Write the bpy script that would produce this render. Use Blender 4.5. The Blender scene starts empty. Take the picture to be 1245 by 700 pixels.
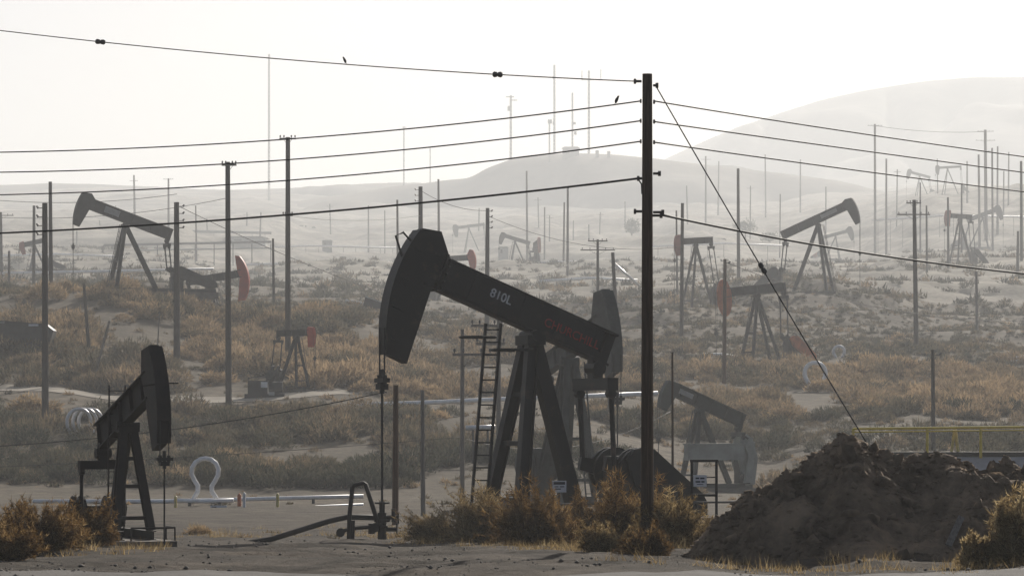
import bpy, math, random
import numpy as np
from mathutils import Vector, Matrix

random.seed(7); rng = np.random.default_rng(11)
scene = bpy.context.scene
COL = scene.collection
R = math.radians

# ------------------------------------------------------------------ camera, sky, sun, exposure
F = 4000.0            # focal length in photograph pixels (long telephoto)
CX, HY = 622.5, 500.0 # image centre column, eye-level row
ZC = 2.0              # eye height
cam = bpy.data.cameras.new('camera'); camo = bpy.data.objects.new('camera', cam); COL.objects.link(camo)
cam.sensor_width = 36.0; cam.lens = 36.0 * F / 1245.0
cam.shift_y = (HY - 350.0) / 1245.0
cam.clip_start = 0.5; cam.clip_end = 12000
camo.location = (0, 0, ZC); camo.rotation_euler = (R(90), 0, 0)
scene.camera = camo

SUN_EL, SUN_AZ = 25.0, 17.0     # sun ahead of the camera and a little to the right
world = bpy.data.worlds.new('World'); scene.world = world; world.use_nodes = True
wn = world.node_tree.nodes; wl = world.node_tree.links
bg = wn['Background']; sky = wn.new('ShaderNodeTexSky'); sky.sky_type = 'NISHITA'
sky.sun_disc = False; sky.sun_elevation = R(SUN_EL); sky.sun_rotation = R(SUN_AZ)
sky.air_density = 0.6; sky.dust_density = 2.0; sky.ozone_density = 2.0
wl.new(sky.outputs[0], bg.inputs[0]); bg.inputs[1].default_value = 0.05
sun = bpy.data.lights.new('sun', 'SUN'); suno = bpy.data.objects.new('sun', sun); COL.objects.link(suno)
sun.energy = 5.0; sun.angle = R(0.6); sun.color = (1.0, 0.93, 0.83)
sd = Vector((math.sin(R(SUN_AZ)) * math.cos(R(SUN_EL)), math.cos(R(SUN_AZ)) * math.cos(R(SUN_EL)), math.sin(R(SUN_EL))))
suno.rotation_euler = sd.to_track_quat('Z', 'Y').to_euler(); suno.location = (40, 60, 60)
vs = scene.view_settings; vs.view_transform = 'Standard'; vs.look = 'None'; vs.exposure = 0.42; vs.gamma = 1.0
vs.use_curve_mapping = False
scene.render.engine = 'CYCLES'
cy = scene.cycles
cy.use_denoising = True; cy.denoiser = 'OPENIMAGEDENOISE'
cy.max_bounces = 5; cy.diffuse_bounces = 2; cy.glossy_bounces = 2; cy.transmission_bounces = 2
cy.volume_bounces = 1; cy.transparent_max_bounces = 6; cy.use_adaptive_sampling = True; cy.adaptive_threshold = 0.02
HAZE_DENSITY = 0.00037

# ------------------------------------------------------------------ helpers
def P(px, py, d):
    return Vector(((px - CX) * d / F, d, ZC + (HY - py) * d / F))

def W(d):
    """true distance of a far thing from the working distance used in the tables"""
    return d if d <= 380 else (380 + (d - 380) * 2.0 if d <= 1100 else 1820 + (d - 1100) * 0.85)

def _hash(ix, iy, seed):
    n = (ix.astype(np.int64) * 374761393 + iy.astype(np.int64) * 668265263 + seed * 974634777) & 0x7fffffff
    n = ((n ^ (n >> 13)) * 1274126177) & 0x7fffffff
    n = (n ^ (n >> 16)) & 0x7fffffff
    return n / float(0x7fffffff)

def vnoise(x, y, seed=0):
    x = np.asarray(x, float); y = np.asarray(y, float)
    ix = np.floor(x); iy = np.floor(y); fx = x - ix; fy = y - iy
    fx = fx * fx * fx * (fx * (fx * 6 - 15) + 10); fy = fy * fy * fy * (fy * (fy * 6 - 15) + 10)
    a = _hash(ix, iy, seed); b = _hash(ix + 1, iy, seed); c = _hash(ix, iy + 1, seed); d = _hash(ix + 1, iy + 1, seed)
    return (a * (1 - fx) + b * fx) * (1 - fy) + (c * (1 - fx) + d * fx) * fy - 0.5

def fbm(x, y, o=4, seed=0):
    s = 0; a = 1.0
    for k in range(o):
        s = s + a * vnoise(np.asarray(x) * 2 ** k + 17.3 * k, np.asarray(y) * 2 ** k - 9.1 * k, seed + k); a *= 0.5
    return s

def tag(o, label=None, cat=None, group=None, kind=None):
    if label: o['label'] = label
    if cat: o['category'] = cat
    if group: o['group'] = group
    if kind: o['kind'] = kind
    return o

def empty(name, loc, rz=0.0, label=None, cat=None, group=None):
    o = bpy.data.objects.new(name, None); COL.objects.link(o); o.empty_display_size = 0.3
    o.location = loc; o.rotation_euler = (0, 0, rz)
    return tag(o, label, cat, group)

class MB:
    """collects shapes of ONE piece"""
    def __init__(self, tf=None):
        self.v = []; self.f = []; self.tf = tf
    def add(self, vs, fs):
        n = len(self.v)
        self.v += [self.tf(Vector(p)) if self.tf else Vector(p) for p in vs]
        self.f += [tuple(i + n for i in f) for f in fs]
        return self
    def box(self, c, s):
        x, y, z = c; a, b, h = s[0] / 2, s[1] / 2, s[2] / 2
        vs = [(x - a, y - b, z - h), (x + a, y - b, z - h), (x + a, y + b, z - h), (x - a, y + b, z - h),
              (x - a, y - b, z + h), (x + a, y - b, z + h), (x + a, y + b, z + h), (x - a, y + b, z + h)]
        return self.add(vs, [(3, 2, 1, 0), (4, 5, 6, 7), (0, 1, 5, 4), (1, 2, 6, 5), (2, 3, 7, 6), (3, 0, 4, 7)])
    def bar(self, p, q, w, h, up=(0, 0, 1), w2=None, h2=None):
        p = Vector(p); q = Vector(q); a = (q - p).normalized(); u = Vector(up)
        if abs(a.dot(u)) > 0.97: u = Vector((1, 0, 0))
        s = a.cross(u).normalized(); t = s.cross(a).normalized()
        w2 = w if w2 is None else w2; h2 = h if h2 is None else h2
        vs = []
        for c, ww, hh in ((p, w, h), (q, w2, h2)):
            for i, j in ((-1, -1), (1, -1), (1, 1), (-1, 1)):
                vs.append(c + s * (i * ww / 2) + t * (j * hh / 2))
        return self.add(vs, [(3, 2, 1, 0), (4, 5, 6, 7), (0, 1, 5, 4), (1, 2, 6, 5), (2, 3, 7, 6), (3, 0, 4, 7)])
    def ibeam(self, p, q, w, h, up=(0, 0, 1), t=None):
        p = Vector(p); q = Vector(q); a = (q - p).normalized(); u = Vector(up)
        if abs(a.dot(u)) > 0.97: u = Vector((1, 0, 0))
        s = a.cross(u).normalized(); tt = s.cross(a).normalized(); t = t or h * 0.09
        self.bar(p, q, w * 0.22, h - 2 * t - 0.002, up)
        for k in (-1, 1):
            o = tt * (k * (h / 2 - t / 2)); self.bar(p + o, q + o, w, t, up)
        return self
    def cyl(self, p, q, r1, r2=None, n=10, caps=True):
        p = Vector(p); q = Vector(q); r2 = r1 if r2 is None else r2
        a = (q - p).normalized(); u = Vector((0, 0, 1)) if abs(a.z) < 0.9 else Vector((1, 0, 0))
        s = a.cross(u).normalized(); t = s.cross(a)
        vs = []
        for c, r in ((p, r1), (q, r2)):
            for i in range(n):
                an = 2 * math.pi * i / n; vs.append(c + s * (r * math.cos(an)) + t * (r * math.sin(an)))
        fs = [(i, (i + 1) % n, n + (i + 1) % n, n + i) for i in range(n)]
        if caps: fs += [tuple(range(n - 1, -1, -1)), tuple(range(n, 2 * n))]
        return self.add(vs, fs)
    def tube(self, pts, r, n=8):
        pts = [Vector(p) for p in pts]; m = len(pts); vs = []; fs = []
        prev = None
        for i, p in enumerate(pts):
            a = (pts[min(i + 1, m - 1)] - pts[max(i - 1, 0)]).normalized()
            if prev is None:
                u = Vector((0, 0, 1)) if abs(a.z) < 0.9 else Vector((0, 1, 0))
            else:
                u = prev
            s = (u - a * u.dot(a)).normalized(); prev = s; t = a.cross(s)
            rr = r[i] if isinstance(r, (list, tuple)) else r
            for k in range(n):
                an = 2 * math.pi * k / n; vs.append(p + s * (rr * math.cos(an)) + t * (rr * math.sin(an)))
        for i in range(m - 1):
            for k in range(n):
                fs.append((i * n + k, i * n + (k + 1) % n, (i + 1) * n + (k + 1) % n, (i + 1) * n + k))
        fs += [tuple(range(n - 1, -1, -1)), tuple(range((m - 1) * n, m * n))]
        return self.add(vs, fs)
    def prism(self, poly, y0, y1):
        """polygon in local x,z extruded along y"""
        n = len(poly); vs = [(x, y0, z) for x, z in poly] + [(x, y1, z) for x, z in poly]
        fs = [tuple(range(n)), tuple(range(2 * n - 1, n - 1, -1))]
        fs += [(i, n + i, n + (i + 1) % n, (i + 1) % n) for i in range(n)]
        return self.add(vs, fs)
    def build(self, name, mat, parent=None, loc=None, smooth=False):
        me = bpy.data.meshes.new(name); me.from_pydata([tuple(p) for p in self.v], [], self.f); me.validate()
        me.materials.append(mat)
        if smooth:
            me.polygons.foreach_set('use_smooth', [True] * len(me.polygons))
        o = bpy.data.objects.new(name, me); COL.objects.link(o)
        if parent: o.parent = parent
        if loc is not None: o.location = loc
        return o

def fast_mesh(name, verts, faces, mat, smooth=False, attr=None):
    """numpy verts (n,3), faces (m,k)"""
    me = bpy.data.meshes.new(name); verts = np.asarray(verts, np.float32); faces = np.asarray(faces, np.int32)
    m, k = faces.shape
    me.vertices.add(len(verts)); me.vertices.foreach_set('co', verts.ravel())
    me.loops.add(m * k); me.loops.foreach_set('vertex_index', faces.ravel())
    me.polygons.add(m); me.polygons.foreach_set('loop_start', np.arange(0, m * k, k, dtype=np.int32))
    me.polygons.foreach_set('loop_total', np.full(m, k, np.int32))
    if smooth: me.polygons.foreach_set('use_smooth', np.ones(m, bool))
    if attr is not None:
        a = me.attributes.new('tint', 'FLOAT', 'POINT'); a.data.foreach_set('value', np.asarray(attr, np.float32))
    me.update(calc_edges=True); me.validate()
    if mat: me.materials.append(mat)
    return me

def link(name, me, parent=None):
    o = bpy.data.objects.new(name, me); COL.objects.link(o); o.parent = parent
    return o

# ------------------------------------------------------------------ materials
def mat(name, col, col2=None, rough=0.7, scale=3.0, metal=0.0, bump=0.0, bscale=None, spec=0.3, contrast=(0.35, 0.65), coords='Object'):
    m = bpy.data.materials.new(name); m.use_nodes = True; nt = m.node_tree; N = nt.nodes; L = nt.links
    b = N['Principled BSDF']; b.inputs['Roughness'].default_value = rough; b.inputs['Metallic'].default_value = metal
    b.inputs['Specular IOR Level'].default_value = spec
    tc = N.new('ShaderNodeTexCoord')
    if col2 is None:
        col2 = tuple(c * 0.7 for c in col)
    nz = N.new('ShaderNodeTexNoise'); nz.inputs['Scale'].default_value = scale; nz.inputs['Detail'].default_value = 6
    nz.inputs['Roughness'].default_value = 0.65
    L.new(tc.outputs[coords], nz.inputs['Vector'])
    cr = N.new('ShaderNodeValToRGB'); L.new(nz.outputs[0], cr.inputs[0])
    cr.color_ramp.elements[0].position = contrast[0]; cr.color_ramp.elements[1].position = contrast[1]
    cr.color_ramp.elements[0].color = (*col2, 1); cr.color_ramp.elements[1].color = (*col, 1)
    L.new(cr.outputs[0], b.inputs['Base Color'])
    if bump:
        n2 = N.new('ShaderNodeTexNoise'); n2.inputs['Scale'].default_value = bscale or scale * 6; n2.inputs['Detail'].default_value = 5
        L.new(tc.outputs[coords], n2.inputs['Vector'])
        bp = N.new('ShaderNodeBump'); bp.inputs['Strength'].default_value = bump; bp.inputs['Distance'].default_value = 0.05
        L.new(n2.outputs[0], bp.inputs['Height']); L.new(bp.outputs[0], b.inputs['Normal'])
    return m

def wood_mat(name, col, col2):
    m = mat(name, col, col2, rough=0.85, scale=2.0, spec=0.15); nt = m.node_tree; N = nt.nodes; L = nt.links
    nz = [n for n in N if n.type == 'TEX_NOISE'][0]; tc = [n for n in N if n.type == 'TEX_COORD'][0]
    mp = N.new('ShaderNodeMapping'); mp.inputs['Scale'].default_value = (14, 14, 0.6)
    L.new(tc.outputs['Object'], mp.inputs[0]); L.new(mp.outputs[0], nz.inputs['Vector'])
    bp = N.new('ShaderNodeBump'); bp.inputs['Strength'].default_value = 0.5; bp.inputs['Distance'].default_value = 0.02
    L.new(nz.outputs[0], bp.inputs['Height']); L.new(bp.outputs[0], N['Principled BSDF'].inputs['Normal'])
    return m

def foliage_mat(name, ramp, source='attr', trans=0.35):
    m = bpy.data.materials.new(name); m.use_nodes = True; nt = m.node_tree; N = nt.nodes; L = nt.links
    for n in list(N): N.remove(n)
    out = N.new('ShaderNodeOutputMaterial'); df = N.new('ShaderNodeBsdfDiffuse'); tr = N.new('ShaderNodeBsdfTranslucent')
    mx = N.new('ShaderNodeMixShader'); mx.inputs[0].default_value = trans
    cr = N.new('ShaderNodeValToRGB'); cr.color_ramp.interpolation = 'LINEAR'
    els = cr.color_ramp.elements
    while len(els) < len(ramp): els.new(0.5)
    for e, (p, c) in zip(els, ramp): e.position = p; e.color = (*c, 1)
    if source == 'attr':
        a = N.new('ShaderNodeAttribute'); a.attribute_name = 'tint'; L.new(a.outputs['Fac'], cr.inputs[0])
    else:
        a = N.new('ShaderNodeObjectInfo'); at = N.new('ShaderNodeAttribute'); at.attribute_name = 'tint'
        mth = N.new('ShaderNodeMath'); mth.operation = 'MULTIPLY_ADD'; mth.inputs[1].default_value = 0.45
        m2 = N.new('ShaderNodeMath'); m2.operation = 'MULTIPLY'; m2.inputs[1].default_value = 0.55
        L.new(a.outputs['Random'], m2.inputs[0]); L.new(at.outputs['Fac'], mth.inputs[0]); L.new(m2.outputs[0], mth.inputs[2])
        L.new(mth.outputs[0], cr.inputs[0])
    L.new(cr.outputs[0], df.inputs[0]); L.new(cr.outputs[0], tr.inputs[0])
    L.new(df.outputs[0], mx.inputs[1]); L.new(tr.outputs[0], mx.inputs[2]); L.new(mx.outputs[0], out.inputs[0])
    return m

M = {}
M['black'] = mat('black_paint', (0.009, 0.009, 0.009), (0.045, 0.026, 0.017), rough=0.55, scale=1.6, contrast=(0.28, 0.44))
M['black2'] = mat('sooty_black_paint', (0.010, 0.010, 0.011), (0.03, 0.02, 0.016), rough=0.65, scale=1.2)
M['grey_green'] = mat('grey_green_paint', (0.06, 0.068, 0.062), (0.035, 0.036, 0.033), rough=0.6, scale=1.5)
M['dark_green'] = mat('dark_green_paint', (0.028, 0.042, 0.038), (0.022, 0.024, 0.022), rough=0.6, scale=1.2)
M['pale_grey'] = mat('pale_grey_paint', (0.30, 0.32, 0.295), (0.2, 0.21, 0.185), rough=0.6, scale=1.0)
M['dark_steel'] = mat('dark_steel', (0.035, 0.035, 0.034), (0.02, 0.018, 0.016), rough=0.6, scale=2)
M['mid_steel'] = mat('weathered_steel', (0.055, 0.055, 0.052), (0.035, 0.03, 0.027), rough=0.65, scale=1)
M['red'] = mat('faded_red_paint', (0.58, 0.085, 0.045), (0.42, 0.075, 0.05), rough=0.6, scale=0.9)
M['rust'] = mat('rusty_red_brown', (0.6, 0.17, 0.065), (0.36, 0.11, 0.05), rough=0.8, scale=1.4)
M['pale_red'] = mat('sun_faded_red', (0.42, 0.16, 0.12), (0.33, 0.13, 0.1), rough=0.7, scale=0.9)
M['letter_white'] = mat('white_lettering', (0.75, 0.75, 0.72), (0.5, 0.5, 0.48), rough=0.6, scale=6)
M['letter_red'] = mat('worn_red_lettering', (0.42, 0.04, 0.03), (0.16, 0.02, 0.018), rough=0.6, scale=5)
M['plate'] = mat('pale_name_plate', (0.36, 0.37, 0.35), (0.27, 0.27, 0.25), rough=0.6, scale=1.5)
M['white_plate'] = mat('white_plate', (0.75, 0.75, 0.74), (0.6, 0.6, 0.6), rough=0.5, scale=3)
M['print'] = mat('dark_print', (0.03, 0.03, 0.035), (0.05, 0.045, 0.05), rough=0.6)
M['concrete'] = mat('concrete', (0.15, 0.135, 0.115), (0.09, 0.08, 0.068), rough=0.9, scale=1.5, bump=0.3)
M['pole'] = wood_mat('creosote_wood', (0.095, 0.058, 0.036), (0.03, 0.019, 0.012))
M['pole_brown'] = wood_mat('brown_wood', (0.15, 0.085, 0.05), (0.07, 0.04, 0.025))
M['pole_grey'] = wood_mat('grey_wood', (0.10, 0.085, 0.07), (0.05, 0.042, 0.035))
M['pole_pale'] = wood_mat('pale_wood', (0.26, 0.235, 0.2), (0.15, 0.13, 0.11))
M['insulator'] = mat('dark_porcelain', (0.03, 0.025, 0.022), (0.02, 0.017, 0.015), rough=0.35, spec=0.5)
M['wire'] = mat('wire', (0.012, 0.012, 0.012), (0.02, 0.018, 0.016), rough=0.7)
M['white_pipe'] = mat('white_insulated_pipe', (0.88, 0.87, 0.85), (0.7, 0.67, 0.63), rough=0.45, scale=2.2, contrast=(0.3, 0.55))
M['bright_pipe'] = mat('aluminium_clad_pipe', (0.72, 0.71, 0.7), (0.5, 0.48, 0.46), rough=0.35, scale=2.2, metal=0.2)
M['yellow'] = mat('yellow_paint', (0.8, 0.6, 0.05), (0.6, 0.44, 0.05), rough=0.55, scale=3)
M['pale_yellow'] = mat('pale_yellow_paint', (0.65, 0.52, 0.16), (0.5, 0.4, 0.15), rough=0.6, scale=5)
M['lattice'] = mat('galvanised_mast', (0.10, 0.10, 0.10), (0.07, 0.07, 0.07), rough=0.6)
M['bird'] = mat('black_feathers', (0.015, 0.015, 0.016), (0.03, 0.03, 0.03), rough=0.7)
M['bluish'] = mat('pale_sheeting', (0.5, 0.5, 0.53), (0.4, 0.4, 0.42), rough=0.6)
M['stem'] = mat('dry_stem', (0.10, 0.06, 0.035), (0.05, 0.03, 0.02), rough=0.9)
M['sheet'] = mat('grey_sheet', (0.17, 0.17, 0.165), (0.12, 0.12, 0.115), rough=0.6)
M['scrub'] = foliage_mat('scrub_leaves', [(0.0, (0.036, 0.040, 0.030)), (0.4, (0.085, 0.078, 0.054)), (0.7, (0.215, 0.16, 0.10)), (1.0, (0.38, 0.275, 0.165))], 'attr', 0.45)
M['shrub'] = foliage_mat('shrub_leaves', [(0.0, (0.05, 0.05, 0.036)), (0.3, (0.12, 0.098, 0.062)), (0.6, (0.27, 0.195, 0.115)), (1.0, (0.42, 0.30, 0.175))], 'obj', 0.48)
M['weed'] = foliage_mat('dry_weed', [(0.0, (0.04, 0.029, 0.018)), (0.45, (0.14, 0.084, 0.035)), (0.8, (0.27, 0.165, 0.065)), (1.0, (0.44, 0.31, 0.15))], 'attr', 0.5)
M['straw'] = foliage_mat('dry_straw', [(0.0, (0.07, 0.05, 0.027)), (0.5, (0.29, 0.205, 0.095)), (1.0, (0.58, 0.46, 0.26))], 'attr', 0.52)
M['tree'] = foliage_mat('tree_leaves', [(0.0, (0.04, 0.05, 0.03)), (1.0, (0.08, 0.09, 0.05))], 'attr', 0.3)

def ground_mat():
    m = bpy.data.materials.new('dry_earth'); m.use_nodes = True; nt = m.node_tree; N = nt.nodes; L = nt.links
    b = N['Principled BSDF']; b.inputs['Roughness'].default_value = 0.95; b.inputs['Specular IOR Level'].default_value = 0.1
    geo = N.new('ShaderNodeNewGeometry')
    def noise(scale, detail=6, rough=0.6, vec=None):
        n = N.new('ShaderNodeTexNoise'); n.inputs['Scale'].default_value = scale; n.inputs['Detail'].default_value = detail
        n.inputs['Roughness'].default_value = rough; L.new(vec or geo.outputs['Position'], n.inputs['Vector']); return n
    def ramp(src, stops):
        c = N.new('ShaderNodeValToRGB'); els = c.color_ramp.elements
        while len(els) < len(stops): els.new(0.5)
        for e, (p, col) in zip(els, stops): e.position = p; e.color = (*col, 1)
        L.new(src, c.inputs[0]); return c
    mp = N.new('ShaderNodeMapping'); mp.inputs['Scale'].default_value = (1, 0.35, 1); L.new(geo.outputs['Position'], mp.inputs[0])
    big = noise(0.035, 7, 0.62, mp.outputs[0])
    c1 = ramp(big.outputs[0], [(0.36, (0.085, 0.07, 0.05)), (0.5, (0.138, 0.113, 0.081)), (0.64, (0.2, 0.162, 0.115))])
    fine = noise(1.1, 8, 0.7)
    c2 = ramp(fine.outputs[0], [(0.32, (0.45, 0.45, 0.45)), (0.55, (1, 1, 1)), (0.72, (1.25, 1.2, 1.15))])
    mx = N.new('ShaderNodeMix'); mx.data_type = 'RGBA'; mx.blend_type = 'MULTIPLY'; mx.inputs[0].default_value = 0.85
    L.new(c1.outputs[0], mx.inputs[6]); L.new(c2.outputs[0], mx.inputs[7])
    # low dry ground cover in speckles
    sp = noise(0.5, 9, 0.75); spr = ramp(sp.outputs[0], [(0.47, (0, 0, 0)), (0.6, (1, 1, 1))])
    mx2 = N.new('ShaderNodeMix'); mx2.data_type = 'RGBA'; L.new(spr.outputs[0], mx2.inputs[0])
    L.new(mx.outputs[2], mx2.inputs[6]); mx2.inputs[7].default_value = (0.095, 0.08, 0.054, 1)
    sx = N.new('ShaderNodeSeparateXYZ'); L.new(geo.outputs['Position'], sx.inputs[0])
    wob = noise(0.02, 4); ma = N.new('ShaderNodeMath'); ma.operation = 'MULTIPLY_ADD'; ma.inputs[1].default_value = 180
    L.new(wob.outputs[0], ma.inputs[0]); L.new(sx.outputs['Y'], ma.inputs[2])
    mr = N.new('ShaderNodeMapRange'); mr.inputs[1].default_value = 540; mr.inputs[2].default_value = 720; L.new(ma.outputs[0], mr.inputs[0])
    mpb = N.new('ShaderNodeMapping'); mpb.inputs['Scale'].default_value = (0.3, 1.0, 1); L.new(geo.outputs['Position'], mpb.inputs[0])
    pale = noise(0.05, 9, 0.72, mpb.outputs[0]); pr_ = ramp(pale.outputs[0], [(0.40, (0.15, 0.134, 0.105)), (0.5, (0.26, 0.233, 0.185)), (0.60, (0.40, 0.36, 0.295))])  # bleached earth far off, its colour lightened to stand in for thicker haze
    mp_ = N.new('ShaderNodeMix'); mp_.data_type = 'RGBA'; mp_.blend_type = 'MULTIPLY'; mp_.inputs[0].default_value = 0.6
    L.new(pr_.outputs[0], mp_.inputs[6]); L.new(c2.outputs[0], mp_.inputs[7])
    mx3 = N.new('ShaderNodeMix'); mx3.data_type = 'RGBA'; L.new(mr.outputs[0], mx3.inputs[0])
    L.new(mx2.outputs[2], mx3.inputs[6]); L.new(mp_.outputs[2], mx3.inputs[7])
    mr2 = N.new('ShaderNodeMapRange'); mr2.inputs[1].default_value = 190; mr2.inputs[2].default_value = 260; L.new(ma.outputs[0], mr2.inputs[0])
    nearn = noise(0.45, 9, 0.7); nr_ = ramp(nearn.outputs[0], [(0.34, (0.045, 0.037, 0.029)), (0.5, (0.088, 0.072, 0.055)), (0.66, (0.145, 0.118, 0.09))])
    mn = N.new('ShaderNodeMix'); mn.data_type = 'RGBA'; mn.blend_type = 'MULTIPLY'; mn.inputs[0].default_value = 0.9
    L.new(nr_.outputs[0], mn.inputs[6]); L.new(c2.outputs[0], mn.inputs[7])
    mx4 = N.new('ShaderNodeMix'); mx4.data_type = 'RGBA'; L.new(mr2.outputs[0], mx4.inputs[0])
    L.new(mn.outputs[2], mx4.inputs[6]); L.new(mx3.outputs[2], mx4.inputs[7])
    L.new(mx4.outputs[2], b.inputs['Base Color'])
    bn = noise(2.0, 10, 0.75); bp = N.new('ShaderNodeBump'); bp.inputs['Strength'].default_value = 0.9; bp.inputs['Distance'].default_value = 0.2
    L.new(bn.outputs[0], bp.inputs['Height']); L.new(bp.outputs[0], b.inputs['Normal'])
    return m
M['ground'] = ground_mat()
M['hill'] = mat('hill_slope', (0.25, 0.22, 0.175), (0.11, 0.10, 0.08), rough=0.95, scale=0.02, spec=0.05, coords='Object')
M['dirt'] = mat('dark_spoil', (0.28, 0.205, 0.135), (0.075, 0.055, 0.037), rough=0.95, scale=1.1, spec=0.1, bump=0.9, bscale=16)
M['road'] = mat('worn_asphalt', (0.13, 0.12, 0.11), (0.08, 0.074, 0.068), rough=0.9, scale=1.3, spec=0.15, bump=0.5, bscale=25)
M['track'] = mat('pale_dirt_track', (0.36, 0.32, 0.26), (0.25, 0.22, 0.18), rough=0.95, scale=0.4, spec=0.1, bump=0.3)

# ------------------------------------------------------------------ ground
NEAR = [(45, 702), (62, 668), (75, 664), (88, 656), (110, 642), (150, 615), (185, 603)]
COLS = {
    -300: [(210, 560), (240, 498), (265, 470), (290, 420), (330, 375), (380, 350), (450, 344), (600, 332), (900, 292), (1400, 262), (2200, 244), (3300, 238)],
    60:  [(210, 560), (240, 498), (262, 476), (290, 425), (330, 362), (380, 350), (450, 344), (600, 332), (900, 288), (1400, 256), (2200, 238), (3300, 232)],
    150: [(210, 560), (240, 500), (262, 482), (290, 425), (330, 358), (380, 350), (450, 344), (600, 334), (900, 286), (1400, 256), (2200, 236), (3300, 230)],
    290: [(210, 563), (240, 503), (262, 484), (300, 428), (330, 392), (355, 377), (420, 366), (600, 340), (900, 300), (1400, 262), (2200, 238), (3300, 230)],
    400: [(210, 566), (240, 506), (265, 476), (300, 430), (335, 388), (380, 376), (500, 352), (700, 325), (1000, 302), (1500, 262), (2200, 240), (3300, 234)],
    560: [(210, 562), (240, 508), (270, 480), (310, 440), (350, 402), (400, 384), (450, 372), (700, 327), (950, 303), (1500, 262), (2200, 240), (3300, 234)],
    700: [(210, 560), (240, 512), (270, 482), (310, 448), (350, 426), (400, 388), (500, 352), (700, 322), (1000, 284), (1500, 258), (2200, 240), (3300, 234)],
    850: [(208, 592), (235, 535), (265, 495), (300, 466), (340, 446), (370, 410), (415, 372), (520, 340), (700, 316), (1000, 281), (1500, 256), (2200, 240), (3300, 234)],
    930: [(208, 596), (235, 540), (265, 500), (300, 468), (340, 445), (370, 415), (430, 352), (520, 335), (700, 322), (850, 312), (1000, 284), (1500, 256), (2200, 240), (3300, 234)],
    1020: [(200, 585), (235, 530), (265, 496), (300, 466), (340, 446), (380, 415), (430, 354), (520, 336), (700, 324), (850, 312), (1000, 270), (1500, 250), (2200, 238), (3300, 232)],
    1150: [(200, 565), (235, 522), (270, 492), (300, 470), (340, 450), (380, 422), (430, 388), (520, 332), (560, 322), (700, 306), (800, 290), (950, 242), (1100, 240), (1500, 236), (2200, 230), (3300, 226)],
    1450: [(200, 562), (235, 520), (270, 490), (300, 470), (340, 450), (380, 425), (430, 398), (520, 332), (560, 322), (700, 308), (800, 288), (950, 245), (1100, 242), (1500, 238), (2200, 232), (3300, 228)],
}
CPX = np.array(sorted(COLS)); CK = []
for c in CPX:
    kn = NEAR + COLS[int(c)]
    ds = np.array([-400, 5, 20] + [W(k[0]) for k in kn], float)
    zs = np.array([0.25, 0.25, 0.2] + [ZC + (HY - k[1]) * W(k[0]) / F for k in kn], float)
    CK.append((ds, zs))
def ground_z(X, Y, detail=True):
    X = np.atleast_1d(np.asarray(X, float)); Y = np.atleast_1d(np.asarray(Y, float))
    X, Y = np.broadcast_arrays(X, Y)
    dn = np.maximum(Y, 8.0); px = CX + F * X / dn
    px = np.clip(px, CPX[0], CPX[-1] - 1e-6)
    prof = np.stack([np.interp(Y, ds, zs) for ds, zs in CK])
    i = np.clip(np.searchsorted(CPX, px, 'right') - 1, 0, len(CPX) - 2)
    t = (px - CPX[i]) / (CPX[i + 1] - CPX[i]); t = t * t * (3 - 2 * t)
    flat = prof.reshape(len(CPX), -1); ii = i.ravel(); k = np.arange(ii.size)
    z = flat[ii, k] * (1 - t.ravel()) + flat[ii + 1, k] * t.ravel()
    z = z.reshape(X.shape)
    if detail:
        far = np.clip((Y - 150) / 200, 0, 1)
        for c0, sl, wv in ((50.5, 0.10, 1), (52.2, 0.10, 1), (57.5, -0.16, 2), (59.3, -0.16, 2), (66.0, 0.3, 3), (67.7, 0.3, 3)):
            yr = c0 + sl * X + 0.5 * vnoise(X * 0.15, X * 0 + wv, 12)
            z = z - 0.05 * np.exp(-((Y - yr) / 0.28) ** 2) + 0.035 * np.exp(-((Y - yr - 0.5) / 0.25) ** 2)
        z = z + 0.16 * fbm(X * 0.5, Y * 0.3, 5, 3) * np.clip(1 - (Y - 60) / 200, 0.35, 1)
        z = z + far * 1.3 * fbm(X * 0.045, Y * 0.03, 5, 21) + np.clip((Y - 500) / 900, 0, 1) * 9 * fbm(X * 0.008, Y * 0.006, 5, 5)
        z = z + np.clip((Y - 330) / 60, 0, 1) * (0.4 + np.clip((Y - 500) / 600, 0, 1.5)) * fbm(X * 0.11, Y * 0.07, 4, 29)
        ph_ = 2.5 * fbm(X * 0.012, Y * 0.006, 3, 88); hs = 3.2 + np.clip((Y - 500) / 250, 0, 4)
        z = z - np.clip((Y - 345) / 90, 0, 1) * np.clip(2.2 - Y / 1300, 0, 1) * 0.9 * hs / 6.2832 * np.sin(6.2832 * z / hs + ph_)
        gul = np.abs(vnoise(X * 0.05 + Y * 0.035, Y * 0.02 - X * 0.012, 77)) * 2
        z = z - np.clip((Y - 320) / 120, 0, 1) * np.clip(1.6 - Y / 700, 0.2, 1) * 1.5 * np.exp(-(gul / 0.16) ** 2)
    return z
def gz(X, Y): return float(ground_z(X, Y)[0])
def gp(px, d):
    X = (px - CX) * d / F; return Vector((X, d, gz(X, d)))

u_in = np.linspace(-0.2, 0.2, 300); u_out = np.geomspace(0.205, 1.0, 14)
us = np.concatenate([-u_out[::-1], u_in, u_out])
ys = np.concatenate([np.linspace(-200, 28, 24), np.linspace(30, 110, 330), np.geomspace(111, 3300, 520)])
UU, YY = np.meshgrid(us, ys); XX = UU * (np.abs(YY) + 60)
ZZ = ground_z(XX, YY)
V = np.stack([XX.ravel(), YY.ravel(), ZZ.ravel()], 1); nr, nc = XX.shape
ii = np.arange(nr * nc).reshape(nr, nc)
Fc = np.stack([ii[:-1, :-1].ravel(), ii[:-1, 1:].ravel(), ii[1:, 1:].ravel(), ii[1:, :-1].ravel()], 1)
g = link('ground', fast_mesh('ground', V, Fc, M['ground'], True)); tag(g, kind='structure')

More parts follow.
